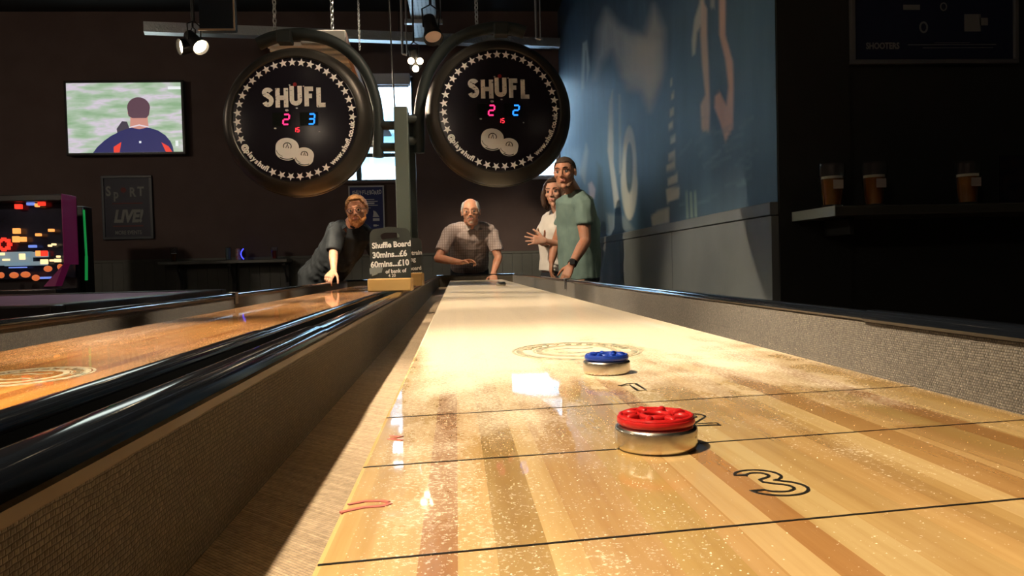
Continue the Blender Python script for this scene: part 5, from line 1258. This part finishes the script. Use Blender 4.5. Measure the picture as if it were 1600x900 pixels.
# --- the tall man by the mural, facing left, hand in his pocket
def man_right():
    sk = skin('tanned_skin', (.46, .24, .16)); par = person('cropped hair man in a sea green T shirt standing by the mural', (.92, 5.9, 0))
    hc = P(882.5, 271, 5.68); H = Hmat(hc, -.40, .09, .06, 1.0)
    nb = P(896, 300, 5.80); X = V((.42, -.90, 0))         # from far shoulder to near shoulder
    sN = P(913, 322, 5.64); sF = P(889, 322, 6.00); eN, wN = P(915, 376, 5.60), P(893, 414, 5.50)
    eF, wF = P(868, 380, 6.06), P(862, 408, 5.98)
    hips = P(907, 436, 5.86); belly = P(905, 400, 5.86); chest = P(903, 350, 5.86)
    b = MB(); head_shape(b, H, 1.0, 1.08)
    cap(b, H @ V((0, -.022, -.045)), nb, .056, .058)
    loft(b, [(hips, .145, .105), (belly, .140, .105), (chest, .155, .100), (nb-V((0, 0, .060)), .130, .075), (nb, .062, .055)], X)
    arm(b, sN+X*-.03, eN, wN, 1.12); arm(b, sF+X*.03, eF, wF, 1.05)
    hand(b, wN, V((-.42, -.12, -.75)), V((.45, .6, 0)), -1, (.3, .35, .4, .45), .3)
    hand(b, wF, V((-.1, 0, -1)), V((1, 0, 0)), -1, (.4, .4, .4, .4), .3)
    K = [V((hips.x+.02, hips.y-.10, .50)), V((hips.x-.02, hips.y+.10, .50))]; A_ = [V((hips.x+.04, hips.y-.12, .09)), V((hips.x, hips.y+.13, .09))]
    for k_, a_, s in zip(K, A_, (-1, 1)): leg(b, hips+V((0, s*.085, -.03)), k_, a_, a_+V((-.14, -.05, -.05)))
    organic(b, 'body', sk, par, .0042, 4)
    ts = varied('sea_green_tshirt', (.135, .205, .19), (.17, .25, .225), 10, .85)
    m = MB(); loft(m, [(hips+V((-.005, 0, .0)), .175, .135), (hips+V((-.01, 0, .08)), .172, .14), (belly, .172, .145), (chest, .192, .138), (nb-V((0, 0, .06)), .182, .105), (nb-V((0, 0, .015)), .09, .078)], X)
    for a, e in ((sN, eN), (sF, eF)): m.tube([a, a.lerp(e, .2), a.lerp(e, .5), a.lerp(e, .56)], [.072, .074, .072, .066], 16)
    for a in (sN, sF): cap(m, a+(nb-a)*.05, a.lerp(nb, .55), .076, .068)
    sh = organic(m, 'tshirt', ts, par, .0065, 4, .010, .09)
    lg = MB(); FM = frame(P(880, 333, 5.62), (.60, -.80, 0), (0, 0, 1))
    lg.ribbon([(-.03, .03), (.02, .035)], .012, 0, .002, M=FM).ribbon([(-.01, .03), (-.012, -.035)], .010, 0, .002, M=FM).ribbon([(-.03, .0), (.012, .005), (.006, -.03)], .010, 0, .002, M=FM)
    hd = varied('cropped_dark_hair', (.035, .022, .016), (.07, .045, .032), 60, .8)
    hair_shell(par, H, hd, lambda x, y, z: (z > .080 if y > .040 else z > .006+max(0, y+.02)*1.1), .003, rough=.002)
    bd = MB(); ell(bd, H, (0, .043, -.086), (.037, .036, .028))
    for s in (-1, 1): cap(bd, H @ V((s*.066, .006, -.02)), H @ V((s*.054, .024, -.064)), .005, .012); cap(bd, H @ V((s*.054, .024, -.064)), H @ V((s*.030, .052, -.088)), .013, .020)
    organic(bd, 'stubble', varied('dark_stubble', (.26, .14, .09), (.34, .19, .13), 90, .9), par, .0035, 2)
    face_parts(par, H, hd, brow_r=.0032)
    j = MB(); loft(j, [(V((hips.x, hips.y, .78)), .155, .12), (hips, .165, .128), (hips+V((0, 0, .05)), .160, .125)], X)
    for k_, a_, s in zip(K, A_, (-1, 1)): cap(j, hips+V((0, s*.085, -.06)), k_, .100, .072); cap(j, k_, a_+V((0, 0, .04)), .072, .058)
    tr_ = organic(j, 'trousers', M_jeans, par, .009, 3)
    shoes(par, [((a_.x, a_.y), (a_.x-.15, a_.y-.05)) for a_ in A_], M_shoe)
    w = MB(); d = (wN-eN).normalized(); w.tube([wN-d*.035, wN-d*.005], .034, 20); s1 = d.orthogonal().normalized()
    w.bbox((-.020, -.020, .030), (.020, .020, .042), .004, M=Matrix.Translation(wN-d*.02) @ (V((-.2, -.9, .2))).to_track_quat('Z', 'Y').to_matrix().to_4x4()); w.build('wristwatch', M_black, par)
man_right()

# --- the woman behind him, hands together
def woman():
    sk = skin('light_skin', (.60, .35, .26)); par = person('dark haired woman in a white T shirt with hands together', (.72, 6.35, 0))
    hc = P(865.5, 302, 6.20); H = Hmat(hc, -.36, .06, .05, .97)
    nb = P(872, 330, 6.30); X = V((.60, -.80, 0))
    sN = P(879, 343, 6.16); sF = P(858, 343, 6.46); eN, wN = P(883, 384, 6.06), P(851, 376, 5.98); eF, wF = P(860, 383, 6.34), P(848, 380, 6.16)
    hips = P(869, 446, 6.34); waist = P(868, 406, 6.34); chest = P(869, 362, 6.33)
    b = MB(); head_shape(b, H, .92, .82, True)
    cap(b, H @ V((0, -.028, -.04)), nb, .047, .052)
    loft(b, [(hips, .150, .105), (waist, .112, .085), (chest, .128, .090), (nb-V((0, 0, .055)), .105, .065), (nb, .050, .045)], X)
    arm(b, sN-X*.02, eN, wN, .80); arm(b, sF+X*.02, eF, wF, .80)
    tgt = P(832, 372, 5.98)
    hand(b, wN, tgt-wN+V((0, 0, -.012)), V((-.1, .9, .1)), -1, (.10, .12, .14, .16), .15, .95, .35)
    hand(b, wF, P(829, 368, 6.06)-wF+V((0, 0, .04)), V((-.1, -.9, .1)), 1, (.08, .10, .12, .14), .15, .95, .40)
    for s in (-1, 1): leg(b, hips+X*s*.085+V((0, 0, -.03)), V((hips.x+s*.06, hips.y-s*.07, .48)), V((hips.x+s*.06, hips.y-s*.07+.03, .08)), V((hips.x+s*.06-.10, hips.y-s*.07-.07, .035)), .92)
    organic(b, 'body', sk, par, .0042, 4)
    wt = varied('white_tshirt_cloth', (.66, .62, .58), (.74, .70, .66), 8, .85)
    m = MB(); loft(m, [(P(867, 424, 6.34), .140, .112), (waist, .135, .110), (chest+V((-.01, -.01, 0)), .158, .132), (nb-V((0, 0, .055)), .142, .092), (nb-V((0, 0, .02)), .085, .066)], X)
    m.sphere(tuple(chest+V((-.060, -.03, .01))), .062, 16); m.sphere(tuple(chest+V((-.030, -.09, .01))), .062, 16)
    for a, e in ((sN, eN), (sF, eF)): m.tube([a, a.lerp(e, .25), a.lerp(e, .5), a.lerp(e, .55)], [.056, .060, .058, .052], 16)
    for a in (sN, sF): cap(m, a+(nb-a)*.05, a.lerp(nb, .55), .060, .052)
    organic(m, 'tshirt', wt, par, .0065, 5, .010, .10)
    hb = varied('dark_brown_hair', (.040, .020, .013), (.085, .045, .028), 50, .5, (1, 1, .25))
    hair_shell(par, H, hb, lambda x, y, z: (z > .090 if y > .035 else z > -.03+max(0, y)*2.2), .012, grow=lambda p: 1.+.3*max(0, -p.y)/.1, rough=.006)
    lk = MB()
    for s in (-1, 1):
        for q, (a0, l, o) in enumerate(((.030, .16, .0), (.0, .18, .004), (-.035, .19, .006), (-.07, .19, .0))):
            x0 = s*(.078-.10*max(0, -a0-.03)); lk.tube([H @ V((x0*.9, a0, .05)), H @ V((x0*1.10, a0-.004, .0)), H @ V((x0*1.16, a0-.01, -.05)), H @ V((x0*1.10+s*o, a0-.004, -.09)), H @ V((x0*1.05, a0-.0, .05-l))], [.016, .022, .023, .019, .006], 12)
    ell(lk, H, (0, -.085, -.03), (.070, .035, .095))
    organic(lk, 'long_hair', hb, par, .005, 3, .006, .02)
    face_parts(par, H, hb, mat('soft_lips', (.50, .18, .17), .4), brow_r=.0022, wide=.96)
    j = MB(); loft(j, [(V((hips.x, hips.y, .76)), .160, .125), (hips, .166, .125), (P(868, 424, 6.34), .125, .10)], X)
    for s in (-1, 1): kx = V((hips.x+s*.06, hips.y-s*.07, .48)); cap(j, hips+X*s*.08+V((0, 0, -.06)), kx, .092, .062); cap(j, kx, V((kx.x, kx.y+.03, .11)), .062, .048)
    organic(j, 'trousers', M_jeans, par, .009, 3)
    shoes(par, [((hips.x+s*.06, hips.y-s*.07+.03), (hips.x+s*.06-.11, hips.y-s*.07-.07)) for s in (-1, 1)], M_shoe)
woman()
